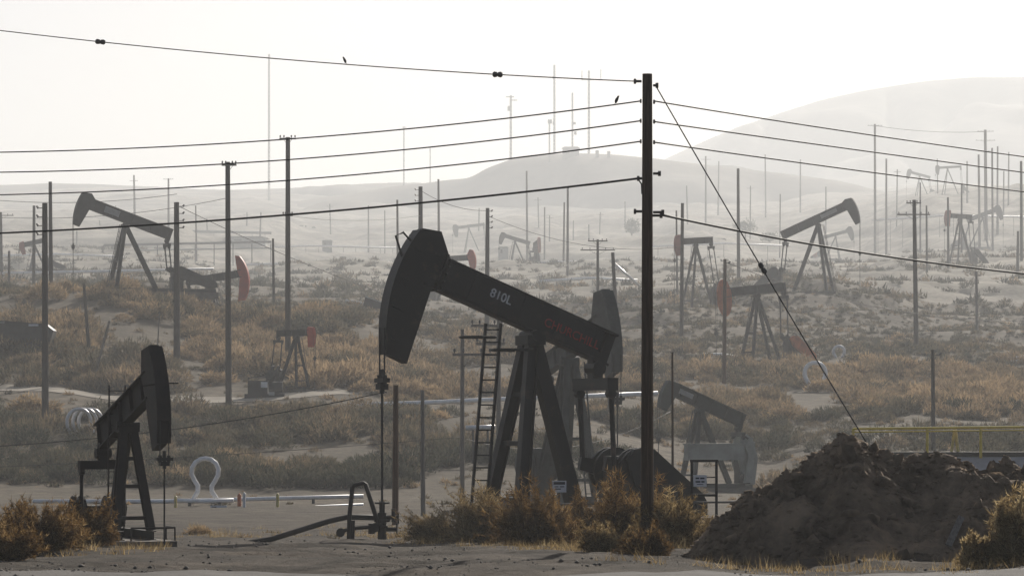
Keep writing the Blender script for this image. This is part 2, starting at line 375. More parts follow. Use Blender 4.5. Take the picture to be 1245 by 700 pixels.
def ribbon(name, pts, width, mat_, lift=0.05, kind='structure'):
    """a strip laid on the ground along (px, d) points"""
    c = [gp(p[0], W(p[1])) for p in pts]; P2 = []
    for a, b in zip(c[:-1], c[1:]):
        for k in range(24): P2.append(a.lerp(b, k / 24))
    P2.append(c[-1]); vs = []; n = len(P2); m = 5
    for i, p in enumerate(P2):
        t = (P2[min(i + 1, n - 1)] - P2[max(i - 1, 0)]); t.z = 0; t.normalize(); s = Vector((-t.y, t.x, 0))
        wob = 1 + 0.25 * float(vnoise(i * 0.3, 0.5, 9))
        for j in range(m):
            q = p + s * (width * wob * (j / (m - 1) - 0.5)); vs.append((q.x, q.y, gz(q.x, q.y) + lift))
    fs = [(i * m + j, i * m + j + 1, (i + 1) * m + j + 1, (i + 1) * m + j) for i in range(n - 1) for j in range(m - 1)]
    me = fast_mesh(name, vs, fs, mat_, True); o = link(name, me); tag(o, kind=kind); return o
# paved road along the very bottom of the frame, dirt tracks further off
rv = []; rf = []
xs_r = np.linspace(-14, 14, 90); ys_r = np.linspace(30, 47, 24)
RX, RY = np.meshgrid(xs_r, ys_r); RY2 = RY + 0.05 * RX + 0.25 * vnoise(RX * 0.8, RY * 0 + 2, 4) * (RY > 46)
RZ = ground_z(RX, RY2) + 0.03
ij = np.arange(RX.size).reshape(RX.shape)
link_road = link('road', fast_mesh('road', np.stack([RX.ravel(), RY2.ravel(), RZ.ravel()], 1),
    np.stack([ij[:-1, :-1].ravel(), ij[:-1, 1:].ravel(), ij[1:, 1:].ravel(), ij[1:, :-1].ravel()], 1), M['road'], True)); tag(link_road, kind='structure')
ribbon('dirt_track', [(-80, 266), (60, 258), (160, 254), (300, 256), (420, 262)], 5.0, M['track'], 0.05)
ribbon('dirt_track', [(640, 330), (760, 345), (850, 338), (905, 346)], 3.0, M['track'], 0.05)

def hill(name, sil, d, depth, seed, rough):
    """a ridge whose crest runs through (px, y) points at distance d"""
    d = W(d)
    xs = np.array([s[0] for s in sil], float); yz = np.array([s[1] for s in sil], float)
    px = np.linspace(xs[0], xs[-1], 240); yc = np.interp(px, xs, yz)
    k = np.ones(5) / 5; yc = np.convolve(np.pad(yc, 2, 'edge'), k, 'valid')
    crest = ZC + (HY - yc) * d / F; X = (px - CX) * d / F
    t = np.linspace(-1, 1, 61); TT, XG = np.meshgrid(t, X, indexing='ij'); CG = np.broadcast_to(crest, TT.shape)
    base = float(ZC + (HY - 262) * d / F) - 40
    prof = np.where(TT < 0, (1 + TT) ** 0.85, 1 - TT ** 1.5)
    ZG = base + (CG - base) * prof
    amp = rough * (1 - np.abs(TT)) ** 0.3
    YG = d + TT * depth
    ZG = ZG + amp * fbm(XG / (rough * 5), YG / (rough * 5), 5, seed) * (1 - 0.93 * np.exp(-(TT / 0.16) ** 2))
    fold = np.abs(vnoise(XG / (rough * 2.2) + 0.8 * vnoise(XG / 90, TT * 2, seed + 3), TT * 1.3, seed + 9)) * 2
    ZG = ZG - rough * 0.5 * np.exp(-(fold / 0.22) ** 2) * np.clip(-TT * 5, 0, 1) * np.clip((1 + TT) * 3, 0, 1)
    V = np.stack([XG.ravel(), YG.ravel(), ZG.ravel()], 1); i = np.arange(TT.size).reshape(TT.shape)
    Fq = np.stack([i[:-1, :-1].ravel(), i[:-1, 1:].ravel(), i[1:, 1:].ravel(), i[1:, :-1].ravel()], 1)
    o = link(name, fast_mesh(name, V, Fq, M['hill'], True)); tag(o, kind='structure'); return o
hill('hill', [(250, 262), (330, 250), (400, 238), (480, 226), (540, 220), (574, 217), (582, 211), (590, 206), (620, 195), (660, 189), (700, 186), (740, 187), (790, 192), (860, 201), (940, 210), (1010, 220), (1080, 234), (1150, 250), (1240, 262)], 1900, 420, 31, 40)
hill('hill', [(-500, 252), (-200, 240), (-60, 226), (60, 222), (140, 226), (260, 232), (350, 228), (460, 222), (560, 224), (680, 240), (800, 258)], 2500, 480, 41, 34)
hill('hill', [(640, 262), (760, 215), (830, 185), (880, 163), (940, 141), (1000, 122), (1060, 108), (1120, 98), (1180, 93), (1260, 93), (1400, 100), (1700, 130), (2000, 180)], 4000, 700, 51, 60)

# ------------------------------------------------------------------ air
hz = MB().box((0, 2450, 210), (8600, 5300, 440)); hz_m = bpy.data.materials.new('haze'); hz_m.use_nodes = True
hn = hz_m.node_tree.nodes
for n in list(hn): hn.remove(n)
ho = hn.new('ShaderNodeOutputMaterial'); pv = hn.new('ShaderNodeVolumePrincipled')
pv.inputs['Color'].default_value = (0.895, 0.925, 0.955, 1); pv.inputs['Density'].default_value = HAZE_DENSITY
pv.inputs['Anisotropy'].default_value = 0.28
hz_m.node_tree.links.new(pv.outputs[0], ho.inputs['Volume'])
hzo = hz.build('haze', hz_m); tag(hzo, kind='stuff')
hzo.display_type = 'WIRE'

# ------------------------------------------------------------------ dirt mound
MD = 56.0
SIL = [(800, 692), (822, 684), (850, 652), (900, 612), (950, 577), (985, 556), (1005, 545), (1022, 533), (1042, 533), (1056, 545), (1075, 552), (1100, 558), (1128, 556), (1160, 552), (1182, 562), (1200, 565), (1216, 554), (1234, 560), (1252, 574), (1300, 590), (1380, 640), (1450, 690)]
def mound_part():
    root_p = gp(1040, MD); root = empty('dirt_mound', root_p, 0, 'tall mound of dark clodded earth at lower right of the picture', 'mound')
    px = np.linspace(805, 1445, 330); yc = np.interp(px, [s[0] for s in SIL], [s[1] for s in SIL])
    X = (px - CX) * MD / F; ZCREST = ZC + (HY - yc) * MD / F
    t = np.linspace(-1, 1, 130); TT, XG = np.meshgrid(t, X, indexing='ij')
    CG = np.broadcast_to(ZCREST, TT.shape)
    gbase = ground_z(X, np.full_like(X, MD))
    Hh = np.maximum(ZCREST - gbase, 0.02)
    WD = np.broadcast_to(0.5 + 1.45 * Hh, TT.shape)
    # second, lower shoulder in front gives the terrace seen in the photo
    YG = MD + TT * WD + 0.5 * vnoise(XG * 0.5, TT * 1.5, 8)
    G = ground_z(XG, YG)
    prof = np.clip(1 - np.abs(TT) ** 1.15, 0, 1)
    Z = G - 0.06 + (CG - G + 0.06) * prof
    n = 0.42 * fbm(XG * 1.0, YG * 1.0, 3, 61) + 0.2 * fbm(XG * 3.5, YG * 3.5, 4, 66)
    msk = np.clip(0.5 + 2.2 * vnoise(XG * 0.7, YG * 0.7, 64), 0.12, 1) ; msk = np.maximum(msk, np.exp(-(TT / 0.22) ** 2)); n = n * (0.4 + 0.6 * msk)
    n = n + 0.10 * fbm(XG * 2.6 + 0.6 * TT, TT * 1.2, 3, 69)
    clod = msk * np.maximum(0, fbm(XG * 5, YG * 5, 2, 71)) * 0.28
    groove = -0.14 * np.exp(-(vnoise(XG * 1.6 + YG * 0.9, YG * 0.4, 81) / 0.05) ** 2)
    edge = np.clip((1 - np.abs(TT)) * 4, 0, 1) * np.clip(Hh * 2, 0, 1)
    crestd = 0.25 + 0.75 * np.clip(np.abs(TT) / 0.25, 0, 1)
    Z = Z + (n * crestd + clod + groove * crestd) * edge - 0.03
    V = np.stack([XG.ravel() - root_p.x, YG.ravel() - root_p.y, Z.ravel() - root_p.z], 1); i = np.arange(TT.size).reshape(TT.shape)
    Fq = np.stack([i[:-1, :-1].ravel(), i[:-1, 1:].ravel(), i[1:, 1:].ravel(), i[1:, :-1].ravel()], 1)
    link('heap', fast_mesh('heap', V, Fq, M['dirt'], False), root)
    # clods
    ico = []
    import bmesh
    bm = bmesh.new(); bmesh.ops.create_icosphere(bm, subdivisions=1, radius=1.0)
    iv = np.array([v.co[:] for v in bm.verts]); bm.verts.index_update(); ifc = np.array([[v.index for v in f.verts] for f in bm.faces]); bm.free()
    protos = []
    for k in range(5):
        dv = iv * (1 + 0.55 * rng.uniform(-1, 1, (len(iv), 1))) * np.array([1.2, 1.0, 0.75])
        protos.append(dv)
    sm_v = []; sm_f = []; off = 0; big = 0
    for k in range(3600):
        a = rng.integers(4, TT.shape[0] - 62); b = rng.integers(6, TT.shape[1] - 6)
        if k % 4 == 0: a = rng.integers(52, 72)
        p = np.array([XG[a, b] - root_p.x, YG[a, b] - root_p.y, Z[a, b] - root_p.z])
        s = 0.010 + 0.055 * rng.random() ** 4
        if Hh[b] < 0.25: s *= 0.7
        if k < 130 and Hh[b] > 0.4:
            s = 0.07 + 0.10 * rng.random() ** 1.5
            me = fast_mesh('clod', protos[k % 5] * s, ifc, M['dirt']); o = link('clod', me, root); o.location = p; o.rotation_euler = rng.uniform(0, 6, 3)
            continue
        sm_v.append(protos[k % 5] * s + p); sm_f.append(ifc + off); off += len(iv)
    o = link('small_clods', fast_mesh('small_clods', np.concatenate(sm_v), np.concatenate(sm_f), M['dirt']), root); tag(o, kind='stuff')
mound_part()
b = MB(); p = P(1153, 663, 53.2); q = P(1169, 628, 53.6); b.bar(p, q, 0.11, 0.035, up=(0, -1, 0.3))
o = b.build('plank', M['pole_pale']); tag(o, 'short grey plank lying on the front of the dark dirt mound', 'plank')

# ------------------------------------------------------------------ pumpjacks
def text_mesh(txt, size, ext, m, parent, mtx, name='lettering'):
    cu = bpy.data.curves.new('t', 'FONT'); cu.body = txt; cu.size = size; cu.extrude = ext; cu.align_x = 'CENTER'; cu.align_y = 'CENTER'
    cu.offset = 0.012 * size
    ob = bpy.data.objects.new('t', cu); COL.objects.link(ob)
    dg = bpy.context.evaluated_depsgraph_get(); me = bpy.data.meshes.new_from_object(ob.evaluated_get(dg))
    bpy.data.objects.remove(ob); me.materials.clear(); me.materials.append(m)
    o = link(name, me, parent); o.matrix_local = mtx; return o

def ladder(mb, p, q, w, side, n, r=0.025):
    p = Vector(p); q = Vector(q); s = Vector(side).normalized() * (w / 2)
    for k in (-1, 1): mb.bar(p + s * k, q + s * k, r * 2, r * 2)
    for i in range(n):
        c = p.lerp(q, (i + 0.5) / n); mb.bar(c - s, c + s, r * 1.2, r * 1.2)

def pumpjack(label, px, py, d, th, tilt, A, C, group=None, body='dark_steel', head=None, weight=None, guard=None, b=None, s=None,
             front=0.16, rear=0.42, spread=0.17, rear_legs=1, a1=16, a2=-27, drop=0.24, psi=70, guard_len=3.0, gside=1, xg=None, zg=0.33,
             lad=True, plate=None, base_lift=0.0, neck=0.62, headw=0.15, headt=None, cwo=0.35, oval=False, psize=1.0, bridle=True, cw=0.72, paddle=False, sectk=1.0, eq=1.7):
    body = M[body] if isinstance(body, str) else body
    f_ = W(d) / d; d = W(d); A *= f_; C *= f_; s = s * f_ if s else None; b = b * f_ if b else None
    if plate: plate = (plate[0] * f_, plate[1] * f_, plate[2], plate[3])
    hm = M[head] if head else body; wm = M[weight] if weight else body; gm = M[guard] if guard else body
    top = P(px, py, d); z0 = gz(top.x, d) + base_lift; H = top.z - z0
    root = empty('pumpjack', (top.x, d, z0), R(th), label, 'pumpjack', group)
    s = s or A / 5.0; b = b or 0.9 * s; ph = R(tilt); cp, sp = math.cos(ph), math.sin(ph)
    T = lambda p: Vector((p.x * cp - p.z * sp, p.y, H + p.z * cp + p.x * sp))
    T2 = lambda x, z: (x * cp - z * sp, H + z * cp + x * sp)
    k = sectk
    if rear * H > C + 0.3 * s: rear = (C + 0.3 * s) / H
    xg = xg or (C + 0.75 * s); gzz = zg * H
    xend = xg + guard_len * s
    # foundation and skid
    MB().box((-(xend - front * H - 0.5) / 2 + 0.2, 0, -0.18), (xend + front * H + 1.1, 2.3 * s, 0.66)).build('foundation', M['concrete'], root)
    for sy in (-1, 1):
        MB().ibeam((front * H + 0.55 * s, sy * 0.62 * s, 0.15 + 0.17 * s), (-xend, sy * 0.62 * s, 0.15 + 0.17 * s), 0.22 * s, 0.34 * s).build('skid_rail', body, root)
    zb = 0.15 + 0.34 * s
    # samson post
    w = 0.24 * s * k; pts = []
    for sy in (-1, 1):
        MB().ibeam((front * H, sy * spread * H, zb), (0.05, sy * 0.2 * s, H - 0.25 * s), w, w * 1.15, up=(1, 0, 0)).build('leg', body, root)
    if rear_legs == 1:
        MB().bar((-rear * H, 0, zb), (-0.1, 0, H - 0.25 * s), w * 1.35, w * 1.35).build('leg', body, root)
    else:
        for sy in (-1, 1):
            MB().ibeam((-rear * H, sy * spread * 0.8 * H, zb), (-0.1, sy * 0.16 * s, H - 0.3 * s), w, w * 1.15, up=(1, 0, 0)).build('leg', body, root)
    for fz in (0.12, 0.42, 0.68):
        br = MB()
        t = fz; x = front * H * (1 - t); y = spread * H * (1 - t) + 0.2 * s * t; z = zb + (H - zb) * t
        br.bar((x + 0.03, -y, z), (x + 0.03, y, z), 0.10 * s, 0.14 * s)
        br.build('cross_brace', body, root)
    MB().box((0, 0, H - 0.15 * s), (0.55 * s, 0.8 * s, 0.26 * s)).cyl((0, -0.45 * s, H - 0.02), (0, 0.45 * s, H - 0.02), 0.15 * s, n=12).build('saddle_bearing', body, root)
    # walking beam
    beam = MB(T); x0, x1 = -C - 0.32 * s, A * (neck + 0.1)
    beam.ibeam((x0, 0, 0.05 * s + b / 2), (x1, 0, 0.05 * s + b / 2), 0.42 * s, b, t=0.06 * s)
    for xx in np.linspace(x0 + 0.3 * s, A * neck - 0.2 * s, 5):
        beam.box((xx, 0, 0.05 * s + b / 2), (0.03 * s, 0.36 * s, b - 0.13 * s))
    bo = beam.build('walking_beam', body, root)
    # horsehead
    arc = [(A * math.cos(R(a)), A * math.sin(R(a))) for a in np.linspace(a1, a2, 15)]
    ca, sa = math.cos(R(a1)), math.sin(R(a1))
    ht = headt or headw * 1.05
    poly = [(A * ca - ht * A, A * sa + 0.05 * A), (A * ca - 0.012 * A, A * sa + 0.02 * A)] + arc + \
           [(A * math.cos(R(a2)) - headw * 0.85 * A, A * math.sin(R(a2)) - 0.005 * A), (A * (neck + 0.045), 0.02 * s), (A * neck, 0.05 * s + b + 0.02 * s)]
    if oval:
        zm = A * math.sin(R((a1 + a2) / 2)); hv = A * math.sin(R((a1 - a2) / 2))
        poly = [(A * 0.985 - headw * A + headw * A * math.cos(t), zm + hv * math.sin(t)) for t in np.linspace(math.pi * 0.5, -math.pi * 1.5, 28, endpoint=False)]
    hh = MB(T).prism(poly, -0.17 * s, 0.17 * s).build('horsehead', hm, root)
    fl = MB(T); tw = 0.27 * s
    n = len(arc)
    for i in range(n - 1):
        (xa, za), (xb, zb2) = arc[i], arc[i + 1]
        e = 1 + 0.035 * s / A * 1.2
        fl.add([(xa, -tw, za), (xa, tw, za), (xb, tw, zb2), (xb, -tw, zb2), (xa * e, -tw, za * e), (xa * e, tw, za * e), (xb * e, tw, zb2 * e), (xb * e, -tw, zb2 * e)],
               [(0, 1, 2, 3), (7, 6, 5, 4), (0, 3, 7, 4), (1, 5, 6, 2)] + ([(0, 4, 5, 1)] if i == 0 else []) + ([(3, 2, 6, 7)] if i == n - 2 else []))
    if not oval: fl.build('face_plate', hm, hh)
    # bridle, carrier bar, polished rod
    zc = H - drop * H
    if bridle:
        br = MB()
        for sy in (-1, 1): br.cyl((A + 0.05 * s, sy * 0.17 * s, H + 0.15 * s), (A + 0.05 * s, sy * 0.17 * s, zc), 0.022 * s, n=6)
        br.build('bridle', M['dark_steel'], root)
        cb = MB().box((A + 0.05 * s, 0, zc), (0.2 * s, 0.62 * s, 0.12 * s)).box((A + 0.05 * s, 0, zc - 0.17 * s), (0.24 * s, 0.34 * s, 0.16 * s)).cyl((A + 0.05 * s, 0, zc - 0.36 * s), (A + 0.05 * s, 0, zc + 0.3 * s), 0.07 * s, n=8)
        for sy in (-1, 1): cb.cyl((A + 0.05 * s, sy * 0.17 * s, zc - 0.14 * s), (A + 0.05 * s, sy * 0.17 * s, zc + 0.14 * s), 0.07 * s, n=8)
        cb.build('carrier_bar', M['dark_steel'], root)
        fx = root.matrix_basis @ Vector((A + 0.05 * s, 0, 0)); zl = gz(fx.x, fx.y) - z0 if True else 0
        c0 = math.cos(R(th)); s0 = math.sin(R(th)); wx = top.x + (A + 0.05 * s) * c0; wy = d + (A + 0.05 * s) * s0; zl = gz(wx, wy) - z0
        MB().cyl((A + 0.05 * s, 0, zl), (A + 0.05 * s, 0, zc), 0.034 * s, n=8).build('polished_rod', M['dark_steel'], root)
    # tail bearing, equaliser, pitmans, cranks
    tx, tz = T2(-C, 0.05 * s); ez = tz - 0.62 * s; WE = eq * s
    MB().bar((tx, 0, tz + 0.25 * s), (tx, 0, ez), 0.36 * s, 0.3 * s).cyl((tx, -0.3 * s, tz - 0.18 * s), (tx, 0.3 * s, tz - 0.18 * s), 0.2 * s, n=10).build('tail_bearing', body, root)
    MB().box((tx, 0, ez), (0.32 * s, WE, 0.34 * s)).build('equalizer_bar', body, root)
    rr = 0.85 * s; pxn = -xg + rr * math.cos(R(psi)); pzn = gzz + rr * math.sin(R(psi))
    for sy in (-1, 1):
        y = sy * WE * 0.44
        MB().cyl((tx, y, ez), (pxn, y, pzn), 0.075 * s, n=8).cyl((tx, y - 0.09 * s, ez - 0.26 * s), (tx, y + 0.09 * s, ez - 0.26 * s), 0.14 * s, n=8).build('pitman_arm', body, root)
        dx, dz = math.cos(R(psi)), math.sin(R(psi))
        y2 = sy * (WE * 0.44 - 0.2 * s)
        cr = MB()
        if paddle:
            q_ = s * psize
            cr.prism([(pxn - 0.35 * q_ * dz, pzn + .35 * q_ * dx), (pxn + .25 * q_ * dx, pzn + .25 * q_ * dz), (pxn + 0.35 * q_ * dz, pzn - .35 * q_ * dx), (-xg - 0.5 * q_ * dx + .62 * q_ * dz, gzz - 0.5 * q_ * dz - .62 * q_ * dx),
                      (-xg - 2.0 * q_ * dx + .3 * q_ * dz, gzz - 2.0 * q_ * dz - .3 * q_ * dx), (-xg - 2.0 * q_ * dx - .3 * q_ * dz, gzz - 2.0 * q_ * dz + .3 * q_ * dx), (-xg - 0.5 * q_ * dx - .62 * q_ * dz, gzz - 0.5 * q_ * dz + .62 * q_ * dx)], y2 - 0.1 * s, y2 + 0.1 * s)
            cr.build('crank', wm, root)
        else:
            cr.bar((pxn + 0.2 * s * dx, y2, pzn + 0.2 * s * dz), (-xg - 1.0 * s * dx, y2, gzz - 1.0 * s * dz), 0.16 * s, 0.36 * s, up=(-dz, 0, dx), h2=0.6 * s).build('crank', wm, root)
            ring = [(-xg - cwo * s * dx + cw * s * math.cos(a), gzz - cwo * s * dz + cw * s * math.sin(a)) for a in np.linspace(0, 2 * math.pi, 20, endpoint=False)]
            MB().prism(ring, y2 - 0.20 * s, y2 - 0.09 * s).prism([(x, z) for x, z in ring], y2 + 0.09 * s, y2 + 0.20 * s).build('counterweight', wm, root)
    # gearbox on its pedestal, motor, belt guard
    MB().box((-xg, 0, gzz), (1.0 * s, 0.7 * s, 0.85 * s)).cyl((-xg, -WE * 0.40, gzz), (-xg, WE * 0.40, gzz), 0.13 * s, n=10).box((-xg, 0, (gzz - 0.4 * s + zb) / 2), (1.2 * s, 0.9 * s, max(0.1, gzz - 0.42 * s - zb))).build('gear_reducer', body, root)
    yg = gside * 0.95 * s
    gp_ = [(-xg + 0.5 * s, gzz + 0.35 * s), (-xg + 0.25 * s, gzz + 0.62 * s), (-xg - 0.35 * s, gzz + 0.62 * s), (-xend + 0.15 * s, zb + 0.75 * s), (-xend, zb + 0.5 * s), (-xend, zb + 0.12 * s), (-xend + 0.9 * s, zb + 0.05 * s), (-xg + 0.2 * s, gzz - 0.4 * s)]
    MB().prism(gp_, yg - 0.15 * s, yg + 0.15 * s).build('belt_guard', gm, root)
    MB().cyl((-xend + 0.6 * s, yg - gside * 0.2 * s, zb + 0.45 * s), (-xend + 0.6 * s, yg - gside * 1.2 * s, zb + 0.45 * s), 0.34 * s, n=12).box((-xend + 0.6 * s, yg - gside * 0.7 * s, zb + 0.08 * s), (0.7 * s, 0.9 * s, 0.15 * s)).build('motor', body, root)
    if lad:
        lb = MB(); ladder(lb, (front * H + 0.75 * s, 0.25 * s, zb - 0.1), (0.55 * s, 0.25 * s, H - 0.1 * s), 0.5 * s, (0, 1, 0), 13, 0.028 * s)
        lb.build('ladder', body, root)
    if plate:
        xa, xb, zz0, zz1 = plate
        for side in (-1, 1):
            MB(T).box(((xa + xb) / 2, side * 0.235 * s, 0.05 * s + b * (zz0 + zz1) / 2), (xb - xa, 0.03 * s, b * (zz1 - zz0))).build('name_plate', M['plate'], bo)
    root['_H'] = H
    return dict(root=root, beam=bo, head=hh, T=T, H=H, s=s, b=b, cp=cp, sp=sp, tilt=ph, zb=zb, ph=ph, A=A, C=C)

# --- the big black one
J = pumpjack('big black pumpjack with CHURCHILL in red on its beam, nearest the tall pole', 645, 407, 90, 205, 21.5, 4.35, 2.1, body='black',
             b=0.93, s=1.0, front=0.15, rear=0.26, spread=0.2, a1=18, a2=-29, drop=0.225, psi=12, cwo=0.0, headt=0.135, guard_len=2.0, gside=1, xg=2.9, zg=0.33, neck=0.705, headw=0.165, sectk=1.2, cw=0.66, lad=False, eq=2.2)
root, H = J['root'], J['H']
lb = MB(); ladder(lb, (1.62, 0.0, 0.1), (1.12, 0.0, H + 0.3), 0.42, (0.8, -0.6, 0), 17, 0.034)
ringp = [(1.3 + 0.5 * math.cos(a) + 0.3, 0.05 + 0.45 * math.sin(a), H - 0.08) for a in np.linspace(0, 2 * math.pi, 19)]
lb.tube(ringp, 0.035, 6)
ringp = [(0.3 + 1.0 * math.cos(a) * 0.9, 0.15 + 0.6 * math.sin(a), H - 0.42) for a in np.linspace(-1.6, 1.6, 12)]
lb.tube(ringp, 0.04, 6); lb.build('ladder', M['black'], root)
# bracket on the head
lb = MB(J['T']); lb.tube([(4.3, 0.1, 0.45), (4.72, 0.1, 0.95), (4.55, 0.1, 1.12), (4.22, 0.1, 0.98)], 0.035, 6); lb.build('bracket', M['black'], J['head'])
def beam_text(J, txt, x, z, size, m, flip=1):
    # faces local +y (towards the camera when the head points left)
    ax = Vector((-J['cp'], 0, -J['sp'])); up = Vector((-J['sp'], 0, J['cp'])); nrm = ax.cross(up)
    c = J['T'](Vector((x, 0.0, z))); c.y = 0.235 * J['s'] * (1 if nrm.y > 0 else -1)
    mt = Matrix(((ax.x, up.x, nrm.x, c.x), (ax.y, up.y, nrm.y, c.y), (ax.z, up.z, nrm.z, c.z), (0, 0, 0, 1)))
    text_mesh(txt, size, 0.006, m, J['beam'], mt)
wp = MB(J['T']).box((0.55, 0.21, 0.05 + 0.465), (5.0, 0.03, 0.78)).build('web_plate', M['black'], J['beam'])
MB(J['T']).box((3.16, 0, 0.52), (0.05, 0.56, 1.06)).build('joint_plate', M['black'], J['beam'])
for xx in (-1.75, -0.55, 0.6, 2.2):
    MB(J['T']).box((xx, 0.232, 0.515), (0.035, 0.02, 0.76)).build('stiffener', M['black'], J['beam'])
for zz in (0.12, 0.33, 0.55, 0.76, 0.95):
    MB(J['T']).cyl((3.02, 0.2, zz), (3.02, 0.275, zz), 0.03, n=6).build('bolt', M['mid_steel'], J['beam'])
for ang in (-24, -12, 0, 12):
    MB(J['T']).box((4.08 * math.cos(R(ang)), 0.185, 4.08 * math.sin(R(ang))), (0.3, 0.025, 0.035)).build('rib', M['black'], J['head'])
beam_text(J, '810L', 1.3, 0.58, 0.34, M['letter_white'])
beam_text(J, 'CHURCHILL', -1.05, 0.45, 0.33, M['letter_red'])
gr = MB()
for z in (0.55, 1.0):
    gr.tube([(1.4, 1.5, z), (-5.8, 1.5, z)], 0.03, 6)
for x in np.linspace(1.4, -5.8, 6): gr.tube([(x, 1.5, -0.1), (x, 1.5, 1.0)], 0.03, 6)
gr.build('guard_rail', M['mid_steel'], root)
# --- its twin behind, seen from the front
pumpjack('grey-green pumpjack facing the camera behind the big black one', 692, 437, 150, -66, 17, 5.0, 2.6, body='grey_green', b=0.9, s=1.0, a1=20, a2=-24, drop=0.27, spread=0.13, rear=0.3, rear_legs=2, sectk=1.4, guard_len=2.2, psi=80, eq=2.0, headw=0.2)
# --- small black one at left front
J3 = pumpjack('small black pumpjack facing the camera beside the left brown bush', 155, 516, 70, -66, 17.5, 2.5, 1.85, body='black2', b=0.6, s=0.56, a1=23, a2=-26, drop=0.27, spread=0.15, front=0.16, rear=0.4, rear_legs=1, sectk=1.2, guard_len=2.0, psi=-15, eq=1.95, headw=0.24, lad=False, neck=0.6, zg=0.22)
root = J3['root']
lb = MB(); ladder(lb, (-1.0, 0.05, 0.2), (-0.9, 0.05, J3['H'] + 0.85), 0.34, (0.35, 1, 0), 13, 0.014); lb.build('ladder', M['black2'], root)
gr = MB()
for z in (0.08, 0.42): gr.tube([(1.15, -0.28, z), (1.15, 0.68, z), (0.55, 0.68, z)], 0.02, 6)
for x, y in ((1.15, -0.28), (1.15, 0.68), (0.55, 0.68)): gr.tube([(x, y, -0.2), (x, y, 0.42)], 0.02, 6)
gr.build('guard_rail', M['black2'], root)
lb = MB(J3['T']); lb.tube([(2.3, -0.35, 0.12), (2.5, 0.0, 0.12), (2.5, 0.36, 0.12)], 0.018, 6); lb.build('bracket', M['black2'], J3['head'])
# --- middle distance
J4 = pumpjack('dark pumpjack with raised head at left, pale plate on its beam', 152, 272, 330, 203, 19, 5.3, 4.6, body='dark_steel', b=1.15, s=1.0, a1=15, a2=-21, drop=0.34, psi=28, front=0.18, rear=0.46, spread=0.19, guard_len=4.0, gside=1, zg=0.30, plate=(0.9, 2.5, 0.25, 0.8), neck=0.7, headw=0.13, headt=0.17, sectk=1.3)
pumpjack('pumpjack with a red head behind the dark left pumpjack', 258, 343, 352, -12, 8, 4.1, 2.6, body='mid_steel', head='red', guard='rust', b=0.8, s=0.9, a1=33, a2=-36, drop=0.5, headw=0.2, headt=0.12, neck=0.72, bridle=False)
pumpjack('small pumpjack with red head sunk in the left scrub', 360, 409, 262, -38, 0, 1.95, 1.9, body='dark_steel', head='red', b=0.5, s=0.62, a1=20, a2=-26, drop=0.4, guard_len=2.5, headw=0.25)
J7 = pumpjack('green pumpjack with pale grey crank, right of the tall pole', 850, 497, 200, 205, 22, 2.75, 2.9, body='dark_green', weight='pale_grey', guard='pale_grey', b=0.85, s=0.8, a1=16, a2=-20, drop=0.35, psi=86, zg=0.5, guard_len=0.4, paddle=True, psize=1.35, xg=3.1, sectk=1.1, plate=(0.75, 1.75, 0.35, 0.7), neck=0.62, headw=0.22)
MB().box((-0.5, 1.0, 2.35), (3.9, 0.5, 0.95)).box((-0.5, 1.0, 2.86), (4.0, 0.6, 0.06)).build('gear_housing', M['pale_grey'], J7['root'])
pumpjack('pumpjack with rusty brown head beside a brown pole at right', 920, 358, 340, 205, -6, 4.7, 3.2, body='mid_steel', head='rust', guard='rust', b=0.95, s=1.0, a1=24, a2=-24, drop=0.55, psi=40, rear_legs=2, oval=True, guard_len=2.6, headw=0.17, neck=0.72, rear=0.3)
pumpjack('dark pumpjack with raised head on the right slope', 995, 272, 425, -22, 23, 5.5, 4.8, body='mid_steel', b=1.1, s=1.05, a1=12, a2=-23, drop=0.42, psi=28, front=0.17, rear=0.36, spread=0.17, plate=(0.7, 3.0, 0.3, 0.75), gside=-1, neck=0.72, headw=0.12, headt=0.16, sectk=1.25)
# --- far ones
G = 'faint pumpjacks in the haze'
pumpjack('hazy small pumpjack under the raised head of the right slope pumpjack', 1016, 287, 790, -15, 14, 4.4, 3.0, G, body='mid_steel', guard='pale_red', lad=False)
pumpjack('hazy pumpjack with pale red head just right of the tall pole', 846, 297, 415, 205, -4, 3.0, 2.2, G, body='mid_steel', head='pale_red', b=0.8, s=0.85, a1=24, a2=-26, headw=0.26, psi=100)
pumpjack('hazy pumpjack with red head beside the double crossarm pole at right', 1167, 266, 560, 205, 2, 3.0, 2.2, G, body='mid_steel', head='pale_red', s=0.85, a1=24, a2=-28, headw=0.26)
pumpjack('hazy pumpjack with head raised to the right near the right edge', 1195, 264, 760, -12, 20, 4.6, 3.4, G, body='mid_steel', s=1.1)
pumpjack('leftmost of two tiny pumpjacks on the right skyline', 1118, 214, 1080, 190, 14, 4.4, 3.4, G, body='mid_steel', lad=False)
pumpjack('rightmost of two tiny pumpjacks on the right skyline', 1152, 205, 950, 190, -4, 3.6, 4.0, G, body='mid_steel', lad=False)
pumpjack('hazy pumpjack with red head seen above the big black beam', 552, 318, 450, -15, 3, 3.1, 2.4, G, body='mid_steel', head='red', s=0.85, a1=26, a2=-28, bridle=False)
pumpjack('hazy pumpjack with pale red head facing the camera above the black beam', 652, 300, 640, -80, 5, 3.4, 2.4, G, body='mid_steel', head='pale_red', s=1.1, a1=24, a2=-26, bridle=False)
pumpjack('hazy grey pumpjack right of the insulator pole above the black beam', 626, 293, 700, 190, 16, 3.4, 3.0, G, body='mid_steel', s=0.9)
pumpjack('tiny hazy pumpjack beside the crossarm pole left of centre', 368, 286, 1080, -10, 18, 5.0, 4.0, G, body='mid_steel', lad=False)
